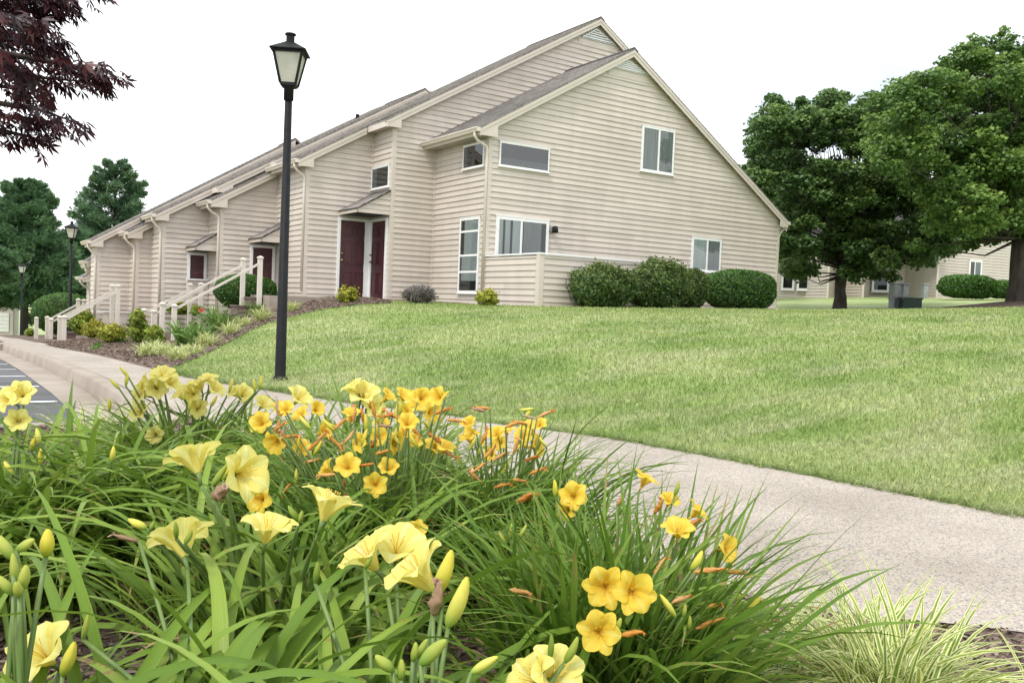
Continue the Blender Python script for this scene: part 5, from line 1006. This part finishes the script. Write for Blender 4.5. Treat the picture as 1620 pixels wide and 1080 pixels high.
for x, y, D, d, l, w_ in ((1120, 903, 1.7, (.9, .1, .1), .055, .013), (1165, 905, 1.8, (.8, -.1, 0), .05, .012), (1045, 895, 1.65, (.6, .8, 0), .04, .011), (1000, 1002, 1.45, (.9, .15, .1), .038, .011), (1125, 986, 1.65, (.9, .3, 0), .06, .010), (1078, 948, 1.6, (.9, .3, 0), .036, .011), (1130, 958, 1.7, (.8, .2, 0), .03, .01), (822, 936, 1.6, (.9, -.15, .1), .040, .012), (832, 786, 2.1, (.8, .4, .1), .05, .014), (1095, 830, 1.85, (.7, .5, 0), .04, .012), (1040, 800, 1.95, (.3, .8, .2), .04, .012), (980, 790, 2.0, (.4, .8, 0), .03, .01)): BU('gold_right', x, y, D, d, l, w_, 'spent', sp=True)
# the leaves grow last and leave room around most of the blooms
for t_, r_, n_, sp_, ln_, wd_, mt_, k_ in PENDING: leaf_clump(t_, r_, n_, sp_, ln_, wd_, mt_, blooms=BLOOMS, **k_); leaf_clump(t_, r_, max(6, n_//14), sp_*1.1, (ln_[0]*.6, ln_[1]*.8), (wd_[0]*.5, wd_[1]*.6), M['dry_leaf'], droop=(1.6, 3.0), el=(.5, 1.3), seg=8, fold=.6, name='dry_leaves')
# variegated liriope tufts
def liriope(x, D, label, n, ln, wd, spread=.1, grp='striped grass tufts'):
    r_ = root_of(x, D); t = empty('liriope', r_, label, 'ornamental grass', grp); leaf_clump(t, r_, n, spread, ln, wd, M['liriope'], el=(.45, 1.5), droop=(.6, 2.1), seg=9, fold=.15); return t
liriope(1400, 1.95, 'large white striped grass tuft at the bottom right beside the walkway', 620, (.28, .46), (.009, .0145), .10)
liriope(1275, 2.15, 'sparse white striped grass tuft between the golden daylily and the big striped tuft', 120, (.24, .40), (.006, .010), .12)
liriope(1640, 1.80, 'striped grass tuft cut by the right edge of the photo', 60, (.20, .34), (.008, .012), .12)
liriope(165, 5.3, 'pale striped grass behind the left daylily mass, at the kerb', 160, (.25, .42), (.008, .012), .25)
def tuft_px(x, y, D, hpx, n, mt, nm, label, cat, grp, wd=.012, spread=.12, el=(.7, 1.5)):
    b_ = hit(x, y, .02); D = float(b_@fw); t = empty(nm, b_, label, cat, grp); h = hpx/F*D; leaf_clump(t, b_, n, spread, (h*1.1, h*1.7), (wd*.8, wd*1.3), mt, el=el, droop=(.7, 1.9), seg=6, fold=.15); return t
gl = 'striped grass tufts'
for x, y, D, h, lb in ((232, 563, 17.5, 22, 'striped grass tuft nearest the pavement in the far mulch bed'), (262, 562, 17, 20, 'striped grass tuft second from the pavement, below the stair post'), (282, 569, 16.2, 22, 'striped grass tuft third from the pavement, at the lawn edge'), (327, 548, 17.5, 22, 'striped grass tuft halfway up the lawn edge'), (363, 529, 18.5, 20, 'striped grass tuft above the halfway one on the lawn edge'), (413, 508, 19.5, 22, 'striped grass tuft left of the tall lamp post'), (462, 492, 19.8, 15, 'striped grass tuft right of the tall lamp post, below the landing')):
    tuft_px(x, y, D, h, 90, M['liriope'], 'liriope', lb, 'ornamental grass', gl, .016, .12)
for x, y, D, h, lb in ((247, 556, 17, 18, 'striped grass tuft squeezed between the two by the stair post'), (305, 560, 17, 16, 'small striped grass tuft on the lawn edge below the strap leaved plants'), (385, 517, 18, 16, 'small striped grass tuft near the foot of the upper steps')):
    tuft_px(x, y, D, h, 90, M['liriope'], 'liriope', lb, 'ornamental grass', gl, .016, .12)
gf = 'green strap leaved plants in the far mulch bed'
for x, y, D, h, lb in ((293, 545, 18.6, 34, 'dark green strap leaved clump beside the nearest stair posts'), (312, 545, 18.4, 30, 'green strap leaved clump right of the dark one'), (345, 526, 19.5, 40, 'tallest strap leaved clump with one red flower'), (403, 497, 20.4, 18, 'small strap leaved clump at the foot of the top stair post'), (195, 575, 14.8, 0, '')):
    if lb: tuft_px(x, y, D, h, 110, M['far_leaf'], 'daylily', lb, 'daylily', gf, .022, .16, (.9, 1.5))
b_ = at(318, 491, 19.3); rf = empty('red_flower', b_, 'single red flower above the strap leaved clump', 'flower')
M['red'] = leafmat('red_petals', [(.45, .02, .02), (.55, .03, .03)], .2); flower(rf, b_, cdir(0, .4, .8), .06, M['red'], seed=5); MB().tube([at(322, 530, 19.4), b_-(0, 0, .02)], .005, 6).build('flower_stalk', M['stalk'], rf)
for x, y, lb in ((150, 553, 'tiny green weed in the far mulch, left of its twin'), (155, 548, 'tiny green weed in the far mulch'), (193, 541, 'small weed right of the golden mounds')): tuft_px(x, y, 18.5, 8, 30, M['far_leaf'], 'weed', lb, 'weed', 'small weeds in the mulch', .02, .08)

# ------------------------------------------------------------------ purple leaved maple branches at the top left
M['purple'] = leafmat('purple_maple_leaves', [(.022, .010, .014), (.045, .014, .020), (.10, .022, .022)], .25, .45)
tb = root_of(-900, 3.0); tb = np.array([at(-700, 500, 3.4)[0], at(-700, 500, 3.4)[1], -.93])
jm = empty('purple_maple', tb, 'purple leaved maple, its drooping branches entering at the top left', 'tree')
mbp = MB(); crown_c = tb+np.array([0, 0, 1.5]); mbp.tube([tb-(0, 0, .2), tb+(.05, 0, .6), tb+(0, .06, 1.1), crown_c+(0, 0, .2)], [.10, .075, .065, .05], 10)
LP, LD, LS = [], [], []
def jbranch(pts, dens=1.0, r0=.010):
    P = [at(x-8, y-22, D) for x, y, D in pts]; P = [crown_c+(0, 0, .2), crown_c*.4+P[0]*.6+np.array([0, 0, .12])]+P
    n = len(P); t = np.linspace(0, n-1, 40); pp = np.c_[[np.interp(t, range(n), [p[k] for p in P]) for k in range(3)]].T; k_ = np.array([.25, .5, .25])
    for _ in range(3): pp[1:-1] = .25*pp[:-2]+.5*pp[1:-1]+.25*pp[2:]
    mbp.tube(list(pp), list(np.linspace(r0*2.2, .002, len(pp))), 6)
    for i in range(14, 40):
        d = pp[min(i+1, 39)]-pp[max(i-1, 0)]; d /= np.linalg.norm(d); s = np.cross(d, [0, 0, 1]); s /= np.linalg.norm(s)
        for _ in range(rng.poisson(4.3*dens)):
            sd_ = rng.choice([-1, 1]); l2 = rng.uniform(.01, .13)*(1-.5*(i-14)/26); q = pp[i]+s*sd_*l2+d*rng.uniform(0, .06)+np.array([0, 0, rng.normal(-.004, .018)])
            if rng.random() < .4: mbp.tube([pp[i], q], [.0012, .0008], 4, False)
            LP.append(q); LD.append(d*.9+s*sd_*.6*rng.random()+np.array([0, 0, rng.uniform(-.75, -.05)])); LS.append(rng.uniform(.035, .06))
D0 = 2.75
for bi, br in enumerate(([(-120, 60, D0), (0, 105, D0), (90, 120, D0), (140, 130, D0), (178, 138, D0)], [(-120, 80, 2.9), (0, 130, 2.9), (70, 145, 2.9), (150, 152, 2.9)], [(-120, 140, 2.7), (0, 185, 2.7), (70, 195, 2.7), (122, 214, 2.7)], [(-120, 160, 2.8), (0, 205, 2.8), (60, 210, 2.8), (100, 220, 2.8)],
           [(-120, 180, 2.75), (-20, 222, 2.75), (40, 235, 2.75), (78, 244, 2.75)], [(-120, -10, 2.8), (0, 5, 2.8), (60, 12, 2.8), (105, 24, 2.8)], [(-120, 10, 2.9), (0, 30, 2.9), (50, 40, 2.9), (88, 38, 2.9)], [(-120, 20, 2.6), (-10, 52, 2.6), (40, 62, 2.6), (76, 70, 2.6)], [(-120, 40, 3.0), (0, 82, 3.0), (50, 92, 3.0), (86, 100, 3.0)],
           [(-120, 60, 2.65), (-20, 95, 2.65), (20, 118, 2.65), (60, 160, 2.65)], [(-120, -60, 2.8), (20, -25, 2.8), (100, -12, 2.8), (160, 2, 2.8)], [(-120, -40, 2.9), (0, -20, 2.9), (60, -10, 2.9), (100, -2, 2.9)], [(-120, 110, 2.9), (-20, 155, 2.9), (20, 160, 2.9), (60, 172, 2.9)], [(-160, 10, 3.1), (-60, 20, 3.1), (0, 15, 3.1), (40, 20, 3.1)], [(-160, 40, 3.2), (-60, 70, 3.2), (-10, 75, 3.2), (30, 70, 3.2)])): jbranch(br, .55 if bi in (2, 3, 4, 12) else .85)
for a in range(16):
    e = rng.uniform(0, 2*math.pi); R_ = rng.uniform(.7, 1.3); p = crown_c+np.array([math.cos(e)*R_, math.sin(e)*R_, rng.uniform(.1, 1.2)])
    dd = ray(0, 0); 
    x_, y_ = (810+F*(p@cr)/(p@fw), 540-F*(p@cu)/(p@fw)) if p@fw > .2 else (-999, 0)
    if x_ > -150 and p@fw > .2: continue
    mbp.tube([crown_c-(0, 0, .05), (crown_c+p)/2+(0, 0, .12), p], [.02, .01, .003], 5)
    for _ in range(60): LP.append(p+rng.normal(0, .2, 3)); LD.append(np.array([math.cos(e), math.sin(e), -.4])); LS.append(rng.uniform(.04, .06))
mbp.build('trunk', M['twig'], jm, True)
LP = np.array(LP); LD = np.array(LD); LS = np.array(LS); n = len(LP); LD /= np.linalg.norm(LD, axis=1)[:, None]
up = np.array([0, 0, 1.])+rng.normal(0, .35, (n, 3)); sx = np.cross(LD, up); sx /= np.linalg.norm(sx, axis=1)[:, None]; nn = np.cross(sx, LD); V = []; 
for ang, l_ in ((0, 1), (.62, .9), (-.62, .9), (1.25, .66), (-1.25, .66), (1.9, .34), (-1.9, .34)):
    d = LD*math.cos(ang)+sx*math.sin(ang)-nn*.18*abs(ang); s = np.cross(nn, d); L2 = (LS*l_)[:, None]; b0 = LP+d*L2*.04
    V.append(np.stack([b0, LP+d*L2*.5+s*L2*.13-nn*L2*.05, LP+d*L2*1.05-nn*L2*.28, LP+d*L2*.5-s*L2*.13-nn*L2*.05], 1))
V = np.stack(V, 1).reshape(-1, 3); npmesh('crown', V, np.arange(len(V)).reshape(-1, 4), M['purple'], jm, uv=np.zeros((len(V), 2)), rnd=np.repeat(rng.random(n), 28), smooth=False)

# ------------------------------------------------------------------ background right: second building, utilities, hedge
hr = _r.copy(); hr[2] = 0; hf = np.array([math.cos(YAW), math.sin(YAW), 0])
class FrG:                                                 # free wall frame: origin, direction, outward normal
    def __init__(s, P, d): s.P = np.array(P, float); s.d = np.array(d, float)/np.linalg.norm(d); s.n = np.array([s.d[1], -s.d[0], 0]); s.k = 'G'
    def p(s, a, z, o=0): q = s.P+s.d*a+s.n*o; return (q[0], q[1], z)
bd = empty('background_house', at(1400, 468, 48), 'long tan sided house behind the maples on the right', 'house')
def gsiding(parent, p0, p1, z0, z1, h=.16, **k):
    d = np.array([p1[0]-p0[0], p1[1]-p0[1], 0]); ln = np.linalg.norm(d); fr = FrG((p0[0], p0[1], 0), d); siding_g(parent, fr, ln, z0, z1, h); return fr, ln
def siding_g(parent, fr, ln, z0, z1, h):
    mb = MB(); z = z0
    while z < z1:
        b = min(z+h, z1); mb.add([fr.p(0, z, .03), fr.p(ln, z, .03), fr.p(ln, b, .005), fr.p(0, b, .005)], [(0, 1, 2, 3)]); mb.add([fr.p(0, z, 0), fr.p(ln, z, 0), fr.p(ln, z, .03), fr.p(0, z, .03)], [(0, 1, 2, 3)]); z += h
    mb.add([fr.p(0, z0, 0), fr.p(ln, z0, 0), fr.p(ln, z1, 0), fr.p(0, z1, 0)], [(0, 1, 2, 3)]); mb.build('wall', M['siding'], parent)
segs = [(1215, 49.5), (1273, 48.8), (1309, 46.8), (1322, 48.5), (1365, 46.5), (1376, 48.2), (1430, 47.8), (1482, 45.5)]
SP = [at(x, 467, D) for x, D in segs]; zb2 = 1.0
for i in range(len(SP)-1): 
    fr_, ln_ = gsiding(bd, SP[i], SP[i+1], zb2, 4.4)
def gw(x0, x1, yt, yb_, D0_, D1_):
    P0, P1 = at(x0, (yt+yb_)/2, D0_), at(x1, (yt+yb_)/2, D1_); fr_ = FrG((P0[0], P0[1], 0), (P1[0]-P0[0], P1[1]-P0[1], 0)); ln_ = math.hypot(P1[0]-P0[0], P1[1]-P0[1]); zt = at(x0, yt, D0_)[2]; z0_ = at(x0, yb_, D0_)[2]
    window(bd, fr_, 0, ln_, z0_, zt, fwid=.11, curtain=None)
gw(1236, 1257, 432, 458.5, 49.15, 48.9); gw(1261, 1282, 433, 459, 48.8, 48.55); gw(1379.5, 1407, 425, 461.5, 48.0, 47.8)
# right gable part, two storeys
q0, q1, q2 = at(1482, 467, 45.5), at(1700, 478, 50), at(1486, 467, 45.2)
fr_, ln_ = gsiding(bd, q0, q1, .9, 5.6, .15)
zt_ = at(1530, 411, 46.4)[2]; zb__ = at(1530, 441, 46.4)[2]
# find distance along for px 1529 and 1551
def along(fr_, x):
    best = min(((abs((810+F*(np.array(fr_.p(s, 2, 0))@cr)/(np.array(fr_.p(s, 2, 0))@fw))-x), s) for s in np.arange(0, ln_, .05))); return best[1]
sa_, sb_ = along(fr_, 1530.5), along(fr_, 1550); window(bd, fr_, sa_, sb_, zb__, zt_, mull=(.45,), fwid=.09, curtain=[(.05, .42, .02, .98, 'dark'), (.5, .95, .02, .98, 'curtain')])
MB().prism([tuple(q0+np.array([0, 0, 5.6-q0[2]])-hr*.4), tuple(q1+np.array([0, 0, 5.6-q1[2]])), tuple((q0+q1)/2+np.array([0, 0, 8.3-(q0[2]+q1[2])/2]))], tuple(hf*8)).build('roof', M['shingle_flat'] if 'shingle_flat' in M else M['ridge'], bd)
rp = [tuple(SP[0]+np.array([0, 0, 4.35-SP[0][2]])-hf*.7-hr*.5), tuple(SP[-1]+np.array([0, 0, 4.35-SP[-1][2]])-hf*1.2)]
ridge_ = [np.array(rp[1])+hf*6+np.array([0, 0, 2.2]), np.array(rp[0])+hf*5+np.array([0, 0, 2.2])]
MB().prism([rp[0], rp[1], ridge_[0], ridge_[1]], (0, 0, -.15)).build('roof', M['ridge'], bd)
for x, D in ((1309, 46.8), (1365, 46.5), (1481.5, 45.4)):
    p = at(x, 467, D); MB().tube([(p[0], p[1], 1.1), (p[0], p[1], 4.3)], .05, 6).build('downspout', M['gutter'], bd)
def boxthing(nm, x0, x1, yt, yb_, D, mt, label, cat, depth=.6, group=None, extra=None):
    a, b = at(x0, yb_, D), at(x1, yb_, D); h = (yb_-yt)/F*D; t = empty(nm, (a+b)/2, label, cat, group); d = b-a; d[2] = 0; w_ = np.linalg.norm(d); d /= w_; n_ = np.array([-d[1], d[0], 0]); z0 = min(a[2], b[2])-.05
    c_ = (a+b)/2; P = [c_-d*w_/2, c_+d*w_/2, c_+d*w_/2+n_*depth, c_-d*w_/2+n_*depth]; bv = .03
    MB().prism([(p[0], p[1], z0) for p in P], (0, 0, h-.06+.05)).build('cabinet', M[mt], t)
    q = [c_-d*(w_/2+bv), c_+d*(w_/2+bv), c_+d*(w_/2+bv)+n_*(depth+bv)-n_*0, c_-d*(w_/2+bv)+n_*(depth+bv)]; q[0] = q[0]-n_*bv; q[1] = q[1]-n_*bv
    MB().prism([(p[0], p[1], z0+h-.01) for p in q], (0, 0, .06)).build('lid', M[extra or mt], t)
    m = MB()
    for k in range(5):
        zz = z0+h*(.15+.14*k); m.add([tuple(P[0]-n_*.012+d*w_*.1+np.array([0, 0, zz-P[0][2]])), tuple(P[1]-n_*.012-d*w_*.1+np.array([0, 0, zz-P[1][2]])), tuple(P[1]-n_*.005-d*w_*.1+np.array([0, 0, zz+h*.09-P[1][2]])), tuple(P[0]-n_*.005+d*w_*.1+np.array([0, 0, zz+h*.09-P[0][2]]))], [(0, 1, 2, 3)])
    m.build('louvre', M[mt], t); return t
boxthing('transformer_box', 1430, 1458, 470, 488, 31, 'greenbox', 'dark green transformer box on the lawn crest', 'utility box', .8)
boxthing('utility_cabinet', 1414.5, 1428.5, 470, 488, 31.4, 'grey', 'narrow grey utility cabinet left of the green transformer box', 'utility box', .5)
boxthing('air_conditioner', 1415, 1427, 447, 468, 45.5, 'grey', 'left of two grey air conditioners against the background house', 'air conditioner', .7, 'grey air conditioners')
boxthing('air_conditioner', 1429, 1438, 448, 468, 45.3, 'grey', 'right and narrower of two grey air conditioners against the background house', 'air conditioner', .7, 'grey air conditioners')
boxthing('meter_box', 1461, 1468, 448, 470, 45.0, 'palemetal', 'pale meter box on the corner of the background house', 'utility box', .3)
shrub_px(1485, 1575, 435, 472, 42, 'box', 'long bright hedge under the window of the background house', n=9000, lsize=.12, lump=.03, sq=2.8, depth=.5, cat='hedge', name='hedge')
shrub_px(1560, 1612, 444, 472, 42.5, 'box', 'shorter hedge continuing the long one towards the big trunk', n=6000, lsize=.12, lump=.03, sq=2.8, depth=.6, cat='hedge', name='hedge')
for x, y, r_ in ((1190, 300, 60), (1215, 380, 50)): pass
# a further tree filling the gap behind the gable
ob = [(1168, 290), (1190, 235), (1215, 260), (1250, 300), (1260, 400), (1235, 440), (1200, 330)]
tree_deciduous(at(1215, 470, 45), grid_blobs(ob, 30, 22, 44, 2), .25, M['maple_leaf'], 'dark tree behind the gable, showing left of the first maple', 260, .26, 2.0, None, 'deciduous_tree')
# ------------------------------------------------------------------ background left
gar = empty('white_garage', at(10, 522, 56), 'small white garage seen under the dark pines at the left', 'garage')
p0, p1, p2 = at(-45, 523, 56), at(21, 522, 56), at(29, 521, 58); fr_ = FrG((p0[0], p0[1], 0), p1-p0); ln_ = np.linalg.norm((p1-p0)[:2]); zz = p0[2]
siding_g(gar, fr_, ln_, zz-.3, zz+2.0, .15); m_ = MB()
for k in range(5): m_.fbox(fr_, .4, ln_-.25, zz+.02+k*.24, zz+.24+k*.24, .04, .06)
m_.build('garage_door', M['white'], gar)
fr2, ln2 = gsiding(gar, p1, p2, zz-.3, zz+2.0, .15)
MB().prism([fr_.p(-.3, zz+2.0, .3), fr_.p(ln_+.3, zz+2.0, .3), fr_.p(ln_+.3, zz+3.4, -3), fr_.p(-.3, zz+3.4, -3)], (0, 0, .1)).build('roof', M['ridge'], gar)
hs = empty('distant_house', at(130, 380, 80), 'distant house whose grey roof shows between the pines above the middle lamp post', 'house'); a, b = at(108, 372, 80), at(150, 372, 80)
fr_ = FrG((a[0], a[1], 0), b-a); ln_ = np.linalg.norm((b-a)[:2]); siding_g(hs, fr_, ln_, a[2]-5, a[2], .2); MB().prism([fr_.p(-.4, a[2], .5), fr_.p(ln_+.4, a[2], .5), fr_.p(ln_+.4, a[2]+1.4, -2.5), fr_.p(-.4, a[2]+1.4, -2.5)], (0, 0, .12)).build('roof', M['grey'], hs)
# yellow car at the left edge
yc = at(-22, 540, 24); ycar = empty('parked_car', yc, 'yellow car cut off by the left edge of the photo', 'car')
def car_sec(x, w_, z0, z1): return [(x, -w_*.5, z0), (x, -w_*.52, (z0+z1)*.5), (x, -w_*.42, z1), (x, w_*.42, z1), (x, w_*.52, (z0+z1)*.5), (x, w_*.5, z0)]
secs = [(0, 1.5, .35, .62), (.15, 1.7, .22, .78), (1.0, 1.78, .2, .9), (1.5, 1.72, .2, 1.0), (2.1, 1.5, .2, 1.42), (3.3, 1.5, .2, 1.45), (4.0, 1.65, .2, 1.0), (4.3, 1.6, .3, .85)]
ax1 = -hr*0+np.array([-1, 0, 0]); ay1 = np.array([0, 1, 0]); VV = []
for s_ in secs:
    for p in car_sec(*s_): VV.append(yc+ax1*p[0]+ay1*p[1]+np.array([0, 0, p[2]]))
k = len(secs); fs = [(i*6+j, i*6+(j+1) % 6, (i+1)*6+(j+1) % 6, (i+1)*6+j) for i in range(k-1) for j in range(6)]+[tuple(range(6))[::-1], tuple(range((k-1)*6, k*6))]
bo = MB().add(VV, fs).build('body', M['yellow'], ycar, True); md = bo.modifiers.new('round', 'SUBSURF'); md.levels = md.render_levels = 2
for dx in (.8, 3.5):
    for sy in (-.8, .8):
        c_ = yc+ax1*dx+ay1*sy+np.array([0, 0, .3]); MB().tube([c_-ay1*.1, c_+ay1*.1], .3, 18).build('wheel', M['rubber'], ycar, True)
MB().tube([yc-ay1*.6+np.array([.02, 0, .3]), yc+ay1*.6+np.array([.02, 0, .3])], .06, 8).build('bumper', M['white'], ycar, True)
MB().add([yc+ax1*p[0]+ay1*p[1]+np.array([0, 0, p[2]]) for p in ((1.55, -.6, 1.03), (1.55, .6, 1.03), (2.05, .55, 1.38), (2.05, -.55, 1.38))], [(0, 1, 2, 3)]).build('windscreen', M['glassdark'], ycar)

# ------------------------------------------------------------------ lawn grass and mulch chips (uncountable)
def poly_in(px_, py_, poly):
    poly = np.array(poly); c = np.zeros(len(px_), bool); n = len(poly)
    for i in range(n):
        a, b = poly[i]; c_, d = poly[(i+1) % n]
        if b == d: continue
        cond = ((b > py_) != (d > py_)) & (px_ < (c_-a)*(py_-b)/(d-b)+a); c ^= cond
    return c
walk_poly = np.r_[near_e, far_e[::-1]]
lawn_mulch = np.r_[[(2.2, 10.9)], lawn_edge, [(9.5, 20.0), (10.2, 19.2), (10.45, 17.4), (11.0, 16.0), (14, 15.6), (21.3, 16.2), (21.5, 18.3), (25, 30), (2.2, 30)]]
def scatter(n, rmin, rmax, hw, p=1.0):
    """density falling with distance from the walkway corner"""
    u = rng.random(n); rad = rmin*(rmax/rmin)**u if p == 1 else rmin+(rmax-rmin)*u; a = YAW+rng.uniform(-hw, hw, n)+0; return rad*np.cos(a), rad*np.sin(a), rad
def grass(n, rmin, rmax, hgt, wid, name='grass'):
    x, y, rad = scatter(n, rmin, rmax, math.radians(36)); keep = ~poly_in(x, y, walk_poly) & ~poly_in(x, y, lawn_mulch) & (x > 2.4) & (y > -2) & ~((x < 2.3) & (y > 9))
    # right of the walkway only
    fx = np.interp(y, far_e[:, 1], far_e[:, 0]); keep &= x > fx-.045+rng.normal(0, .03, n); x, y, rad = x[keep], y[keep], rad[keep]; m = len(x)
    z = gz(x, y); az = rng.uniform(0, 2*math.pi, m); el = rng.uniform(.5, 1.45, m); sc = np.clip(rad/6, 1, 3.2); L_ = rng.uniform(.55, 1.2, m)*hgt*np.clip(sc, 1, 1.25); W_ = wid*sc*rng.uniform(.7, 1.3, m)
    near = np.abs(x-np.interp(y, far_e[:, 1], far_e[:, 0])) < .18; L_ = L_*np.where(near, 1.7, 1); el = np.where(near, el*.8, el)
    seg = 2; V, Q, uv = blades(np.c_[x, y, z], az, el, L_, W_, rng.uniform(.2, 1.4, m), seg, .1)
    # keep two columns only
    V = V.reshape(m, seg+1, 3, 3)[:, :, [0, 2]].reshape(-1, 3); i = np.arange(m*(seg+1)*2).reshape(m, seg+1, 2); Q = np.stack([i[:, :-1, 0], i[:, :-1, 1], i[:, 1:, 1], i[:, 1:, 0]], -1).reshape(-1, 4)
    tag(npmesh(name, V, Q, M['blade'], None, rnd=np.repeat(rng.random(m), (seg+1)*2)), 'short mown lawn grass, pale and dry in patches', 'grass', kind='stuff')
grass(430000, 3.8, 27, .05, .0042)
def edge_grass(n):
    y = rng.uniform(1.5, 11, n); x = np.interp(y, far_e[:, 1], far_e[:, 0])+np.abs(rng.normal(0, .05, n))-.012-.03*(np.sin(y*9)+np.sin(y*23))*.4; V, Q, uv = blades(np.c_[x, y, gz(x, y)+.02], rng.uniform(0, 2*math.pi, n), rng.uniform(.2, 1.3, n), rng.uniform(.04, .10, n), rng.uniform(.003, .006, n), rng.uniform(.4, 1.8, n), 3, .1)
    tag(npmesh('grass', V, Q, M['blade'], None, rnd=np.repeat(rng.random(n)*.7, 12)), 'longer untrimmed grass spilling over the path edge', 'grass', kind='stuff')
edge_grass(9000)
def chips(n, sampler, size, name='mulch_chips', zo=.02):
    x, y = sampler(n); z = gz(x, y)+zo+rng.uniform(0, .012, len(x)); m = len(x); P = np.c_[x, y, z]; nr = np.c_[rng.normal(0, .35, (m, 2)), np.ones(m)]; nr /= np.linalg.norm(nr, axis=1)[:, None]
    a = rng.uniform(0, 2*math.pi, m); d = np.c_[np.cos(a), np.sin(a), np.zeros(m)]; d -= (d*nr).sum(1)[:, None]*nr; s = np.cross(nr, d); L_ = (size*rng.uniform(.5, 1.6, m))[:, None]; W_ = L_*rng.uniform(.15, .35, m)[:, None]
    V = np.stack([P-d*L_-s*W_*.5, P+d*L_*.8-s*W_, P+d*L_+s*W_*.6, P-d*L_*.9+s*W_, P-d*L_-s*W_*.5-nr*.006, P+d*L_*.8-s*W_-nr*.006], 1).reshape(-1, 3); b = np.arange(m)[:, None]*6
    Q = np.concatenate([b+np.array([0, 1, 2, 3]), b+np.array([4, 5, 1, 0])])
    tag(npmesh(name, V, Q, M['chip'], None, uv=np.zeros((len(V), 2)), rnd=np.repeat(rng.random(m), 6), smooth=False), 'shredded brown bark mulch pieces', 'mulch', kind='stuff')
M['chip'] = leafmat('bark_chips', [(.055, .036, .028), (.12, .08, .06), (.22, .16, .125), (.32, .245, .195)], 0, .9)
def s_bed(n):
    x = rng.uniform(-.6, 2.7, n); y = rng.uniform(.8, 6.5, n); ne = np.interp(y, near_e[:, 1], near_e[:, 0]); k = x < ne-.01; return x[k], y[k]
chips(34000, s_bed, .016, zo=.028)
def s_far(n):
    y = rng.uniform(11, 26, n); x = rng.uniform(2.3, 9.5, n); xe2 = np.where(y < 20.2, np.interp(y, [p[1] for p in east], np.maximum.accumulate([p[0] for p in east])), 9.5); wall_x = np.select([y < 22.0, y < 24.3, y < 25.5, y < 26.8], [9.7, 7.9, 6.4, 5.2], 4); k = (x < xe2) & (x < wall_x); return x[k], y[k]
chips(30000, s_far, .028, zo=.03)
print('OBJECTS', len(bpy.data.objects))
